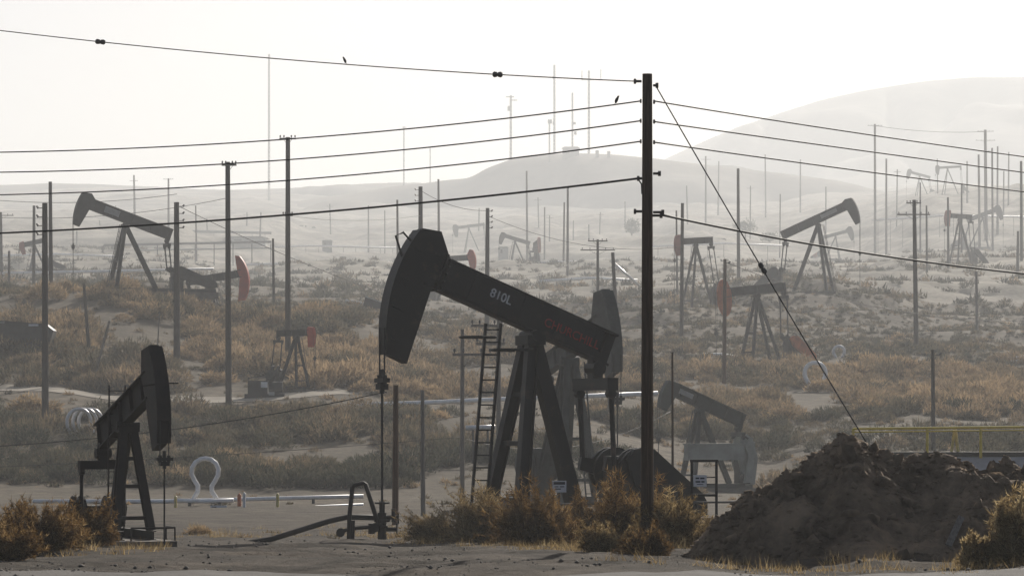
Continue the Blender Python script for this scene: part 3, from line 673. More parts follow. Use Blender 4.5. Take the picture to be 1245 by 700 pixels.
pumpjack('hazy pumpjack just right of the big black head', 570, 277, 940, 190, -8, 4.6, 4.4, G, body='mid_steel', lad=False)
pumpjack('hazy pumpjack with pale red head at the far left edge', 42, 298, 500, 192, -14, 2.3, 1.6, G, body='mid_steel', head='pale_red', s=0.8, a1=22, a2=-26, headw=0.25)

# wellhead of the big black one
def wellhead():
    a = R(205); rp = P(645, 407, 90); w = Vector((rp.x + 4.4 * math.cos(a), rp.y + 4.4 * math.sin(a), 0)); w.z = gz(w.x, w.y)
    root = empty('wellhead', w, 0, 'black wellhead with valves under the big pumpjack head', 'wellhead')
    MB().cyl((0, 0, -0.2), (0, 0, 0.75), 0.12, n=12).cyl((0, 0, 0.75), (0, 0, 1.05), 0.08, n=10).cyl((0, 0, 0.98), (0, 0, 1.03), 0.2, n=12).cyl((0, 0, 0.5), (0, 0, 0.56), 0.22, n=12).build('casing', M['black2'], root)
    v = MB().cyl((-0.35, 0, 0.62), (0.42, 0, 0.62), 0.06, n=8).cyl((0.3, 0, 0.5), (0.3, 0, 0.85), 0.05, n=8).cyl((0.42, -0.02, 0.62), (0.46, -0.02, 0.62), 0.16, n=12)
    v.cyl((-0.3, 0, 0.3), (0.4, 0, 0.3), 0.06, n=8).cyl((0.38, 0, 0.3), (0.42, 0, 0.3), 0.17, n=12).cyl((-0.28, 0, 0.18), (-0.28, 0, 0.46), 0.09, n=8)
    v.build('valve', M['black2'], root)
    return w
wh = wellhead()
def tp(px, py, d): return P(px, py, d)
D = wh.y
b = MB().tube([tp(290, 662, D - 1), tp(330, 655, D - 1), tp(400, 633, D - 0.4), tp(422, 628, D), tp(470, 629, D)], 0.075, 8)
tag(b.build('flow_line', M['black2'], smooth=True), 'dark flow line pipe running from the wellhead down to the left', 'pipe')
root = empty('pipe_guard', gp(445, D - 0.3), 0, 'black A shaped bent pipe guard beside the wellhead', 'guard')
base = gp(445, D - 0.3)
b = MB(); 
for dd in (0,):
    b.tube([tp(424, 662, D - .3) - base, tp(425, 625, D - .3) - base, tp(428.6, 592, D - .3) - base, tp(430.5, 589.5, D - .3) - base, tp(442, 587, D - .3) - base, tp(444.5, 588.5, D - .3) - base, tp(460, 637, D - .3) - base], 0.06, 8)
b.build('hoop', M['black2'], root, smooth=True)
MB().tube([tp(428, 662, D - .5) - base, tp(429, 632, D - .5) - base], 0.06, 8).build('post', M['black2'], root)
MB().tube([tp(414, 646, D - .3) - base, tp(428, 642, D - .3) - base, tp(456, 640, D - .3) - base, tp(470, 640, D) - base], 0.05, 8).cyl(tp(414, 647, D - .5) - base, tp(414, 647, D + .1) - base, 0.12, n=10).cyl(tp(456, 641, D - .4) - base, tp(456, 641, D) - base, 0.13, n=10).build('cross_pipe', M['black2'], root)

# ------------------------------------------------------------------ poles
def pole(label, px, ytop, d, wpx, m='pole_grey', arms=(), side=None, nside=0, lean=0.0, group=None, cat='utility pole', name='utility_pole', ybase=None, ins=True, stub=False):
    d = W(d); base = gp(px, d)
    if ybase is not None: base.z = P(px, ybase, d).z
    if lean == 0.0 and d > 100: lean = random.uniform(-1.3, 1.3)
    top = P(px + lean, ytop, d); h = top.z - base.z; r = wpx * d / F / 2
    root = empty(name, base, 0, label, cat, group); mt = M[m]
    lx = (top.x - base.x)
    if h < 1: print('SHORT POLE', label, h)
    MB().cyl((0, 0, -0.3), (lx, 0, h), r * 1.12, r * 0.82, n=12).build('post', mt, root, smooth=False)
    for (yy, half, dx) in arms:             # crossarms: image row, half width px
        z = P(px, yy, d).z - base.z; hw = half * d / F; x0 = dx * d / F + lx
        ca = MB().box((x0, -r - 0.05, z), (2 * hw, 0.1, 0.13)).build('crossarm', mt, root)
        bb = MB().bar((x0 - hw * 0.5, -r - 0.02, z - 0.05), (lx, -r - 0.01, z - 0.6), 0.03, 0.03).bar((x0 + hw * 0.5, -r - 0.02, z - 0.05), (lx, -r - 0.01, z - 0.6), 0.03, 0.03)
        bb.build('arm_brace', mt, ca)
        if ins:
            for f in (-0.9, -0.45, 0.45, 0.9):
                MB().cyl((x0 + f * hw, -r - 0.05, z + 0.06), (x0 + f * hw, -r - 0.05, z + 0.2), 0.03, n=6).cyl((x0 + f * hw, -r - 0.05, z + 0.14), (x0 + f * hw, -r - 0.05, z + 0.30), 0.075, 0.05, n=8).build('insulator', M['insulator'], ca)
    for i in range(nside):
        z = h - 0.35 - i * 0.62
        sg = 1 if side == 'R' else -1
        MB().cyl((sg * r * 0.8, 0, z), (sg * (r + 0.3), 0, z), 0.035, n=6).cyl((sg * (r + 0.24), 0, z - 0.02), (sg * (r + 0.38), 0, z + 0.16), 0.09, 0.06, n=8).build('insulator', M['insulator'], root)
    if arms or nside or not stub: pass
    return root
PD = 62.0
# the tall near pole
mp = pole('tall dark wooden power pole rising in the foreground right of the big pumpjack', 787, 90, PD, 14.5, 'pole')
pr = 0.105
def hw_part(name, *fn):
    b = MB()
    for f in fn: f(b)
    return b.build(name, M['insulator'], mp)
bz = mp.location.z; bx = mp.location.x
def rel(px, py): q = P(px, py, PD); return Vector((q.x - bx, 0, q.z - bz))
for (yy, x0, x1) in ((99, 772, 780), (104, 794, 799), (211, 794, 802), (257, 772, 781), (258, 794, 806), (217, 776, 781), (262, 793, 804)):
    MB().cyl(rel(x0, yy), rel(x1, yy), 0.025, n=8).cyl(rel(x0 - 1.5 if x0 < 787 else x1 - 2, yy), rel(x0 + 1.5 if x0 < 787 else x1 + 1.5, yy), 0.05, n=8).build('bracket', M['insulator'], mp)
MB().tube([rel(776, 218), rel(780, 224), rel(780.5, 236)], 0.014, 6).build('jumper_wire', M['wire'], mp)
for i, y0 in enumerate((123, 147, 172)):
    MB().cyl(rel(778, y0), rel(780, y0), 0.04, n=8).cyl(rel(794, y0 + 1), rel(796.5, y0 + 1), 0.04, n=8).build('spool', M['insulator'], mp)
def wire(label, pts, d0, d1, r=0.014, name='power_line', n=40, cat='wire', group=None, m='wire', x_mid=None):
    """quadratic through image points, distance going linearly from d0 to d1"""
    r *= W(d0) / d0; d0 = W(d0); d1 = W(d1)
    xs = np.array([p[0] for p in pts], float); yy = np.array([p[1] for p in pts], float)
    cf = np.polyfit(xs, yy, min(2, len(pts) - 1)); px = np.linspace(xs[0], xs[-1], n); py = np.polyval(cf, px)
    b = MB(); b.tube([P(x, y, d0 + (d1 - d0) * (x - xs[0]) / (xs[-1] - xs[0])) for x, y in zip(px, py)], r, 6)
    o = b.build(name, M[m], smooth=True); tag(o, label, cat, group); return lambda x: float(np.polyval(cf, x))
stay = wire('thin stay wire with dark insulators crossing the top left sky', [(-60, 30), (340, 72), (772, 99)], 76, PD, 0.011)
up_l = wire('upper of three parallel power wires left of the tall pole', [(-60, 186), (380, 167), (779, 123)], 76, PD, 0.0135)
wire('middle of three parallel power wires left of the tall pole', [(-60, 210), (380, 192), (779, 147)], 76, PD, 0.0135)
wire('lower of three parallel power wires left of the tall pole', [(-60, 238), (380, 217), (779, 172)], 76, PD, 0.0135)
wire('thick cable left of the tall pole passing over the black pumpjack', [(-60, 286), (340, 262), (776, 217)], 76, PD, 0.021)
wire('upper of three parallel power wires right of the tall pole', [(795, 123), (1010, 157), (1300, 198)], PD, 76, 0.0135)
wire('middle of three parallel power wires right of the tall pole', [(795, 148), (1010, 178), (1300, 217)], PD, 76, 0.0135)
wire('lower of three parallel power wires right of the tall pole', [(795, 173), (1010, 203), (1300, 240)], PD, 76, 0.0135)
wire('thick cable right of the tall pole sloping down to the right edge', [(803, 261), (1010, 301), (1300, 338)], PD, 76, 0.021)
wire('steel guy wire slanting from the tall pole down to the dirt mound', [(797, 104), (930, 332), (1058, 545)], PD, 58, 0.013, name='guy_wire')
def insul(label, px, py, d, dx, dy, L, r):
    b = MB(); c = P(px, py, d); a = Vector((dx, 0, -dy)).normalized()
    b.cyl(c - a * L / 2, c - a * L * 0.35, r * 0.6, r, n=10).cyl(c - a * L * 0.35, c - a * 0.01, r, r * 0.85, n=10).cyl(c + a * 0.01, c + a * L * 0.35, r * 0.85, r, n=10).cyl(c + a * L * 0.35, c + a * L / 2, r, r * 0.6, n=10).cyl(c - a * L * 0.3, c + a * L * 0.3, r * 0.6, n=8)
    tag(b.build('strain_insulator', M['insulator']), label, 'insulator')
insul('dark strain insulator on the top stay wire near the left edge', 122, stay(122), 73, 1, 0.09, 0.22, 0.06)
insul('dark strain insulator on the top stay wire close to the tall pole', 605, stay(605), 65, 1, 0.03, 0.2, 0.06)
insul('dark strain insulator partway down the slanting guy wire', 927, 326, 60, 0.5, 0.86, 0.22, 0.05)
# birds
def bird(label, px, py, d, s, face):
    c = P(px, py, d); root = empty('bird', c, 0, label, 'bird')
    b = MB()
    prof = [(-0.05, -0.03, .012), (-0.04, 0.0, .032), (-0.025, 0.04, .047), (-0.005, 0.085, .050), (0.015, 0.125, .042), (0.03, 0.155, .034), (0.04, 0.18, .034), (0.055, 0.195, .024), (0.085, 0.192, .005)]
    b.tube([(x * s * face, 0, z * s) for x, z, r in prof], [r * s for x, z, r in prof], 8); b.build('body', M['bird'], root, smooth=True)
    MB().bar((-0.045 * s * face, 0, 0.0), (-0.10 * s * face, 0, -0.10 * s), 0.035 * s, 0.01 * s).build('tail', M['bird'], root)
    for k in (-1, 1): MB().bar((0.0, k * 0.015 * s, 0.02 * s), (0.0, k * 0.015 * s, -0.035 * s), 0.008 * s, 0.008 * s).build('leg', M['bird'], root)
bird('small dark bird perched on the upper wire just left of the tall pole', 750, up_l(750) - 2.4, 62.6, 0.6, 1)
bird('small dark bird perched on the top stay wire in mid sky', 419, stay(419) - 2.2, 67.9, 0.55, -1)

G1, G2 = 'wooden poles on the scrub slope', 'faint poles in the haze'
pole('dark pole with side insulators standing in the scrub at far left', 55, 247, 232, 8, 'pole_grey', side='L', nside=4, group=G1)
pole('slim pole just right of the far left insulator pole', 62, 221, 335, 5, 'pole_grey', group=G1)
pole('short slim pole left of the far left insulator pole', 41, 250, 430, 4, 'pole_grey', group=G1)
pole('pale pole with one crossarm at the very left edge', 2, 258, 470, 3.5, 'pole_grey', [(262, 13, 3)], group=G2)
pole('short pale pole near the very left edge', 11, 305, 430, 3.5, 'pole_grey', group=G2)
pole('pole with right side insulators beside the dark left pumpjack tail', 215, 246, 285, 7.5, 'pole_grey', side='R', nside=4, group=G1)
pole('pole topped by a short crossarm right of the dark left pumpjack', 278, 197, 246, 7, 'pole_grey', [(201, 9, 2)], group=G1)
pole('tallest pole left of the big pumpjack with double crossarm on top', 350, 167, 285, 6.5, 'pole_grey', [(169, 10, 0), (262, 6, 0)], group=G1)
pole('faint crossarm pole just right of the raised left pumpjack head', 164, 213, 900, 2.6, 'pole_grey', [(220, 5, 0)], group=G2)
pole('faint T topped pole above the tail of the left dark pumpjack', 205, 217, 820, 2.6, 'pole_grey', [(218, 6, 0)], group=G2)
pole('thin grey pole just left of the tallest left pole', 333, 290, 385, 3.2, 'pole_grey', group=G2)
pole('faint thin pole between the two crossarm poles at left', 239, 250, 700, 2, 'pole_grey', group=G2)
pole('dark pole with side insulators rising behind the big black head', 511.5, 227, 365, 6, 'pole_grey', side='L', nside=3, group=G1)
pole('dark pole with insulators rising behind the big black beam', 592, 253, 365, 5.5, 'pole_grey', side='R', nside=4, group=G1)
pole('grey pole left of the dark pole behind the big black head', 484, 243, 480, 3, 'pole_grey', group=G2)
pole('thin grey pole right of the dark pole behind the big black head', 534, 218, 560, 3, 'pole_grey', lean=-1, group=G2)
pole('faint grey pole on the hazy slope below the masts', 641, 208, 760, 2.5, 'pole_grey', group=G2)
pole('taller of two close faint poles left of the double crossarm pole', 690, 228, 560, 3, 'pole_grey', group=G2)
pole('shorter of two close faint poles left of the double crossarm pole', 685, 246, 640, 2.4, 'pole_grey', group=G2)
pole('faint slim pole at centre of the hazy slope', 662, 252, 800, 2, 'pole_grey', group=G2)
pole('double crossarm pole in mid haze left of the tall pole', 727, 291, 400, 3.6, 'pole_grey', [(293, 12, 0), (304, 21, 0)], group=G1)
pole('leaning bare post left of the tall pole', 752, 307, 330, 5, 'pole_grey', lean=-7, group=G1, stub=True)
pole('grey pole beside the pale red head right of the tall pole', 828.5, 247, 380, 4.5, 'pole_grey', group=G2)
pole('thin grey pole just left of the pale red pumpjack head', 823.5, 256, 460, 2.4, 'pole_grey', group=G2)
pole('grey pole crossed by the slanting guy wire', 898, 205, 480, 4, 'pole_grey', lean=-0.6, group=G2)
pole('brown pole in front of the rusty pumpjack head', 880.5, 315, 300, 4.8, 'pole_brown', side='R', nside=1, group=G1)
pole('double crossarm pole standing on the right slope', 1114, 243, 375, 5.4, 'pole_grey', [(247, 9, -1), (261, 20, -1)], group=G1, lean=-2.5)
pole('faint thin pole just right of the double crossarm pole on the right slope', 1127, 250, 520, 2.6, 'pole_grey', group=G2)
pole('pale bare post on the right slope', 1188, 330, 400, 3.6, 'pole_pale', group=G1)
pole('bare dark post in front of the right scrub slope', 1135, 425, 215, 5, 'pole_grey', side='R', nside=1, group=G1)
pole('thin dark pipe post in front of the green pumpjack beam', 818, 428, 120, 3.0, 'pole', group=None, cat='post', name='pipe_post')
pole('orange brown stub post just right of the big pumpjack rod', 480.5, 468, 112, 7.5, 'pole_brown', cat='post', name='wooden_post')
pole('pale stub post between the rod and the ladder', 514.5, 474, 128, 5.5, 'pole_pale', cat='post', name='wooden_post')
pole('crossarm pole standing left of the black ladder', 562, 400, 160, 5.5, 'pole_pale', [(431, 24, 12)], group=G1)
pole('pale crossarm pole seen behind the black ladder', 606, 388, 175, 6, 'pole_pale', [(396, 20, -14), (418, 18, -10)], group=G1)
pole('tall faint T topped pole on the right skyline', 1064, 151, 800, 3, 'pole_grey', [(153, 9, 0)], group=G2)
pole('faint pole right of the tall T topped skyline pole', 1077.5, 193, 760, 2.6, 'pole_grey', group=G2)
pole('tall faint pole with stacked crossarms at right', 1199, 158, 780, 4, 'pole_grey', [(160, 10, 0), (171, 12, 0), (184, 9, 0)], group=G2)
pole('faint pole left of the stacked crossarm pole', 1191, 188, 760, 3, 'pole_grey', group=G2)
pole('faint pole close right of the stacked crossarm pole', 1207, 180, 720, 2.6, 'pole_grey', group=G2)
pole('second faint pole right of the stacked crossarm pole', 1212.5, 178, 800, 2.4, 'pole_grey', group=G2)
pole('faint pole above the red headed pumpjack at right', 1176, 196, 900, 2.2, 'pole_grey', group=G2)
pole('grey pole beside the red headed pumpjack at right', 1153, 240, 540, 3, 'pole_grey', group=G2)
pole('thin pole between the skyline pumpjacks and the stacked crossarms', 1169, 223, 620, 2.4, 'pole_grey', group=G2)
pole('faint pole just left of the small skyline pumpjacks', 1119, 222, 660, 2.2, 'pole_grey', group=G2)
pole('grey pole at the right edge of the picture', 1242, 196, 560, 3.6, 'pole_grey', group=G2)
pole('short bare post near the right edge', 1237, 281, 520, 3.6, 'pole_grey', group=G2)
pole('faint pole right of the stacked crossarms near the edge', 1226, 185, 900, 2, 'pole_grey', group=G2)
pole('faint pole on the skyline right of the guy wire', 931, 188, 1100, 1.8, 'pole_grey', group=G2)
pole('faint pole on the skyline left of the right slope pumpjack', 973, 194, 1100, 1.8, 'pole_grey', group=G2)
pole('faint crossarm pole right of the tall pole near the guy wire', 858, 190, 1000, 2.2, 'pole_grey', [(194, 6, 0)], group=G2)
pole('faint pole between tall pole and guy wire on the ridge', 873, 196, 1200, 1.8, 'pole_grey', group=G2)
pole('leaning dark post in the scrub below the left raised head', 109, 345, 285, 4.2, 'pole_grey', lean=-7, cat='post', name='wooden_post')
b = MB().cyl(gp(114, 268) , P(133, 390, 268), 0.1, n=8); tag(b.build('slanted_post', M['pole_pale']), 'pale slanted pipe sticking out of the left scrub', 'pipe')
b = MB().cyl(gp(188, 262), P(194, 380, 262), 0.07, 0.05, n=8); tag(b.build('marker_post', M['pole_pale']), 'thin pale stake above the small black pumpjack head', 'stake')
# hazy slope: a stand of faint poles
for i, (x, y, dd) in enumerate([(140, 250, 1000), (252, 262, 950), (316, 252, 900), (402, 248, 1050), (468, 256, 900), (582, 250, 1050), (655, 240, 1000), (760, 236, 1050), (836, 226, 1000), (912, 226, 950), (948, 230, 800), (1004, 218, 950), (1090, 206, 850), (1140, 190, 1000), (1220, 202, 850),
                                (668, 262, 900), (697, 268, 950), (716, 270, 950), (729, 258, 980), (618, 262, 1100), (448, 250, 900), (300, 258, 1000), (122, 262, 900), (93, 272, 800)]):
    if i % 3 == 0:
        pole('one of the very faint crossarm poles scattered in the far haze', x, y, dd, 1.6, 'pole_grey', [(y + 3, 4.5, 0)], group='very faint crossarm poles in the far haze', ins=False)
    else:
        pole('one of the very faint bare poles scattered in the far haze', x, y + (i % 4) * 3, dd, 1.3 + 0.3 * (i % 3), 'pole_grey', group='very faint bare poles in the far haze')

# thin wires in the distance
wd = 'thin wires in the haze'
wire('thin wire sagging from the left insulator pole down to the right', [(220, 252), (330, 303), (470, 358)], 285, 330, 0.03, group=wd)
wire('thin wire from the pole behind the head to the insulator pole', [(512, 232), (550, 250), (592, 256)], 365, 365, 0.026, group=wd)
wire('thin wire falling right from the insulator pole over the black beam', [(592, 262), (700, 296), (828, 300)], 365, 380, 0.026, group=wd)
wire('thin wire rising from the black beam to the double crossarm pole', [(600, 346), (670, 330), (727, 304)], 330, 400, 0.03, group=wd)
wire('thin wire from the brown pole across the right slope', [(883, 319), (1060, 372), (1300, 388)], 300, 350, 0.028, group=wd)
wire('faint wire over the skyline masts at right', [(1064, 153), (1130, 160), (1199, 160)], 800, 780, 0.05, group=wd)
wire('faint wire along the hazy left slope above the pumpjack beam', [(-40, 240), (100, 246), (215, 236)], 500, 470, 0.04, group=wd)
wire('second faint wire along the hazy left slope', [(-40, 262), (100, 264), (280, 240)], 500, 470, 0.04, group=wd)
wire('faint wire between the tall left pole and the pole behind the head', [(350, 262), (420, 268), (512, 262)], 285, 365, 0.02, group=wd)
wire('dark slack cable across the lower left above the white loop', [(-60, 545), (230, 519), (470, 476)], 118, 112, 0.018)
wire('thin slack cable across the lower left under the dark one', [(-60, 570), (280, 552), (562, 531)], 150, 160, 0.014)
wire('thin wire running from the crossarm pole past the ladder', [(562, 532), (720, 538), (815, 500)], 160, 190, 0.014)

# ------------------------------------------------------------------ radio masts on the ridge
def mast(label, px, ytop, ybase, d, w, extra=(), lat=True):
    d = W(d); base = P(px, ybase, d); h = P(px, ytop, d).z - base.z; r = w * d / F / 2
    root = empty('radio_mast', base, 0, label, 'mast', 'radio masts on the skyline')
    b = MB()
    for a in (0.5, 2.6, 4.7):
        b.cyl((r * math.cos(a), r * math.sin(a), -20), (r * 0.8 * math.cos(a), r * 0.8 * math.sin(a), h), r * 0.34, n=5)
    n = max(6, int(h / (r * 4)))
    for i in range(n):
        for a0, a1 in ((0.5, 2.6), (2.6, 4.7), (4.7, 0.5)):
            z0, z1 = h * i / n, h * (i + 1) / n
            b.cyl((r * .9 * math.cos(a0), r * .9 * math.sin(a0), z0), (r * .9 * math.cos(a1), r * .9 * math.sin(a1), z1), r * 0.16, n=4)
    b.build('lattice', M['lattice'], root)
    for (yy, x0, x1, hh) in extra:
        z = P(px, yy, d).z - base.z; e = MB().box(((x0 + x1) / 2 * d / F, 0, z), (abs(x1 - x0) * d / F, 0.5, hh * d / F)); e.build('antenna', M['lattice'], root)
    return root
mast('tall slender guyed mast standing alone at left', 327, 66, 226, 1950, 2.4)
mast('tallest ridge mast left of the tall pole', 674, 79, 188, 1900, 2.4, [(95, -2, 0, 4), (150, -2, 0, 4)])
mast('ridge mast with an antenna frame on top', 716, 86, 190, 1900, 2.6, [(97, -8, 15, 1.2), (90, 14, 15, 12), (92, -9, -8, 12)])
mast('short ridge mast with small dishes', 696, 113, 188, 1900, 2.0, [(150, 1, 4, 3), (162, 2, 5, 4)])
mast('ridge mast with T top left of the mast cluster', 621, 116, 194, 1900, 2.6, [(118, -6, 4, 1.2), (132, -4, -1, 6), (122, 0, 8, 1.2)])
mast('pair post with box antenna beside the tallest ridge mast', 668, 146, 188, 1880, 1.8, [(148, -2, 3, 5)])
mast('thin mast left of the ridge hill', 491, 154, 224, 2100, 1.6, [(155, -2, 3, 1)])
mast('thinner lower mast left of the ridge hill', 523, 180, 222, 2100, 1.4)
def shed(label, px, y0, y1, w, d, m, h2=None, cat='hut', roof=True):
    d = W(d); base = P(px, y1, d); h = (y1 - y0) * d / F; ww = w * d / F; dp = ww * 0.7
    root = empty('hut' if cat == 'hut' else cat.replace(' ', '_'), base, 0, label, cat)
    hh = h2 if h2 is not None else h * 0.8
    MB().box((0, 0, h * 0.4 - 2.5), (ww, dp, h * 0.8 + 5)).build('wall', m, root)
    MB().prism([(-ww * 0.56, h * 0.8), (ww * 0.56, h * 0.8), (ww * 0.4, h), (-ww * 0.4, h)], -dp * 0.56, dp * 0.56).build('roof', M['sheet'], root)
    MB().box((-ww * 0.2, -dp * 0.5 - 0.03, h * 0.3), (ww * 0.2, 0.06, h * 0.6)).build('door', M['mid_steel'], root)
    return root
shed('low hut at the foot of the ridge masts', 694, 179, 188, 20, 1890, M['sheet'])
shed('small hut on the ridge right of the masts', 726, 183, 188, 4, 1880, M['sheet'])
shed('second small hut on the ridge nearest the tall pole', 740, 184, 189, 4, 1880, M['sheet'])
shed('small white hut in the hazy plain left of the big head', 417, 312, 330, 8, 690, M['white_plate'])
shed('long low pale building in the haze behind the left poles', 300, 288, 298, 48, 840, M['plate'])
shed('small pale hut among the poles on the far right slope', 1178, 306, 314, 9, 620, M['white_plate'])
shed('small pale hut on the far plain below the ridge', 612, 300, 308, 12, 800, M['plate'])
shed('small grey hut beside the tiny pumpjack left of centre', 398, 292, 300, 12, 880, M['sheet'])
shed('low grey building on the far plain right of the tall pole', 872, 290, 298, 20, 820, M['sheet'])
# wedge shaped grey bin left of the big head
root = empty('metal_bin', P(455, 376, W(390)), 0, 'grey sloped metal bin left of the big black head', 'bin')
s_ = W(390) / F
MB().prism([(-12 * s_, -0.5), (11 * s_, -0.5), (11 * s_, 7 * s_), (-10 * s_, 15 * s_), (-13 * s_, 6 * s_)], -1.0, 1.0).build('body', M['mid_steel'], root)
MB().bar((-10.5 * s_, 0, 15.3 * s_), (12 * s_, 0, 7.3 * s_), 2.2, 0.12).build('lid', M['plate'], root)
# pipe rack at far left
def pipe_rack():
    RD = W(690); c = gp(225, RD); root = empty('pipe_rack', c, 0, 'long elevated pipe rack in the haze behind the left pumpjack', 'pipe rack')
    sc = RD / F
    MB().tube([(-100 * sc, 0, P(0, 318, RD).z - c.z), (-100 * sc, 0, P(0, 300, RD).z - c.z), (-98 * sc, 0, P(0, 298, RD).z - c.z), (105 * sc, 0, P(0, 294, RD).z - c.z)], 0.35, 8).build('pipe', M['mid_steel'], root)
    MB().tube([(-60 * sc, 2, P(0, 304, RD).z - c.z), (105 * sc, 2, P(0, 301, RD).z - c.z)], 0.25, 8).build('pipe', M['plate'], root)
    for x in range(-80, 106, 23):
        MB().bar((x * sc, 1, -8), (x * sc, 1, P(0, 296, RD).z - c.z), 0.3, 0.3).build('post', M['mid_steel'], root)
pipe_rack()

# ------------------------------------------------------------------ pipelines and loops
def omega(r0, w, n=10):
    """arch path in x,z: feet at +-w/2"""
    pts = [(-w * 0.36, -0.4), (-w * 0.32, 0.15 * r0 * 2), (-r0 * 0.78, r0 * 0.75)]
    for a in np.linspace(200, -20, 15): pts.append((r0 * math.cos(R(a)), r0 * 1.45 + r0 * math.sin(R(a))))
    pts += [(r0 * 0.78, r0 * 0.75), (w * 0.32, 0.15 * r0 * 2), (w * 0.36, -0.4)]
    return pts
def loop(label, px, d, rpx, tube, m='white_pipe', group='white pipeline expansion loops', dy=0, rot=0, base=None, sx=1.0):
    c = gp(px, d) if base is None else base; r0 = rpx * d / F
    b = MB(); b.tube([(x * sx, 0, z) for x, z in omega(r0, r0 * 1.6)], tube, 10)
    o = b.build('expansion_loop', M[m], loc=c, smooth=True); o.rotation_euler = (0, 0, R(rot)); tag(o, label, 'pipe loop', group); return o
b = MB().tube([P(x, y, 150) for x, y in [(233, 612), (237, 603), (240.5, 597), (240.5, 590), (236.5, 584), (233, 576), (233.5, 568), (238, 561.5), (244, 558), (250, 557), (256.5, 558.5), (262.5, 563), (265.5, 570), (265, 577.5), (261, 585), (257.5, 590.5), (257.5, 597), (262, 604), (266, 612)]], 0.11, 10)
tag(b.build('expansion_loop', M['white_pipe'], smooth=True), 'tall white pipe loop beside the small black pumpjack rod', 'pipe loop', 'white pipeline expansion loops')
loop('white pipe loop below the rusty headed pumpjack', 991, 302, 12.5, 0.2, base=P(991, 472, 296))
loop('small white pipe loop above the horseshoe pipe loop at right', 1020, 360, 6.5, 0.17, base=P(1020, 437, 352))
for i, (x, sc) in enumerate([(90, 'outer left'), (99, 'middle'), (108, 'outer right')]):
    loop(f'{sc} of three bright pipe loops behind the small black pumpjack', x, 224, 16, 0.12, 'bright_pipe', base=P(x + 6 - i * 2, 536, 224 + i * 0.5), rot=25, sx=0.95)
def pipeline(label, pts, d, r, m='white_pipe', sup=True, group='white pipelines on low supports'):
    r *= W(d) / d; d = W(d); a = P(pts[0][0], pts[0][1], d); root = empty('pipeline', a, 0, label, 'pipeline', group)
    pp = [P(x, y, dd if dd else d) - a for x, y, dd in [(p + (None,))[:3] for p in pts]]
    MB().tube(pp, r, 10).build('pipe', M[m], root, smooth=True)
    if sup:
        n = max(2, int((pp[-1] - pp[0]).length / 5))
        for i in range(n):
            f = (i + 0.5) / n * (len(pp) - 1); k = int(f); q = pp[k].lerp(pp[k + 1], f - k); w = a + q
            zb_ = gz(w.x, w.y) - a.z
            if zb_ < q.z: MB().bar((q.x, q.y, zb_ - 0.2), (q.x, q.y, q.z - r * 0.8), 0.14, 0.14).build('support', M['mid_steel'], root)
    return root
pipeline('upper white pipeline behind the yellow marker posts', [(40, 609), (200, 609), (320, 606), (442, 603)], 156, 0.10)
pipeline('lower white pipeline behind the yellow marker posts', [(40, 620), (200, 623), (320, 619), (442, 614)], 152, 0.10)
pipeline('thick pale pipe under the tall white loop', [(211, 608), (250, 609), (284, 608)], 149.5, 0.1)
pipeline('white pipeline crossing mid picture behind the big pumpjack legs', [(425, 492), (500, 490), (640, 484), (800, 478)], 246, 0.17)
pipeline('short bright pipe behind the black ladder foot', [(566, 520), (602, 519)], 208, 0.16, 'bright_pipe')
pipeline('upper of two pale pipelines curving along the right edge', [(1165, 446), (1195, 440), (1245, 434), (1310, 428)], 352, 0.22)
pipeline('lower of two pale pipelines curving along the right edge', [(1165, 449), (1195, 444), (1245, 438), (1310, 432)], 349, 0.2)
pipeline('pale pipeline along the terrace left of the rusty headed pumpjack', [(690, 432), (780, 431), (880, 431), (905, 436)], 352, 0.18)
pipeline('lower pale pipeline on the terrace by the brown pole', [(760, 441), (850, 441), (905, 444)], 344, 0.14)
pipeline('long pale pipeline across the far plain at left', [(-40, 333), (120, 330), (260, 327)], 470, 0.2)
pipeline('long pale pipeline across the far plain at centre', [(420, 366), (470, 373), (500, 374)], 392, 0.22)
for lab, pts, d_ in (('faint pale pipeline low on the far plain left of centre', [(300, 322), (420, 318), (520, 320)], 640), ('faint pale pipeline high on the far plain left of centre', [(250, 303), (380, 299), (500, 302)], 840),
                     ('faint pale pipeline right of the insulator pole', [(600, 322), (690, 318), (778, 320)], 640), ('faint pale pipeline behind the raised right slope pumpjack', [(930, 324), (1040, 321), (1200, 318)], 640),
                     ('faint pale pipeline under the far right poles', [(1060, 268), (1150, 262), (1260, 264)], 800), ('faint pale pipeline behind the pale red pumpjack', [(790, 300), (880, 296), (960, 299)], 760),
                     ('faint pale pipeline beside the inclined bright pipes', [(655, 342), (720, 338), (775, 341)], 520), ('faint pale pipeline on the terrace at far left', [(-40, 312), (70, 309), (150, 312)], 650),
                     ('faint dark pipeline along the foot of the left hills', [(-40, 282), (120, 279), (330, 283)], 930)):
    pipeline(lab, pts, d_, 0.24 if 'dark' not in lab else 0.4, 'white_pipe' if 'dark' not in lab else 'mid_steel', group='faint pipelines across the far plain')
# inclined white pipes near the tall pole
pipeline('pair of inclined bright pipes left of the tall pole', [(743, 317), (778, 348)], 470, 0.2, 'bright_pipe', sup=False)
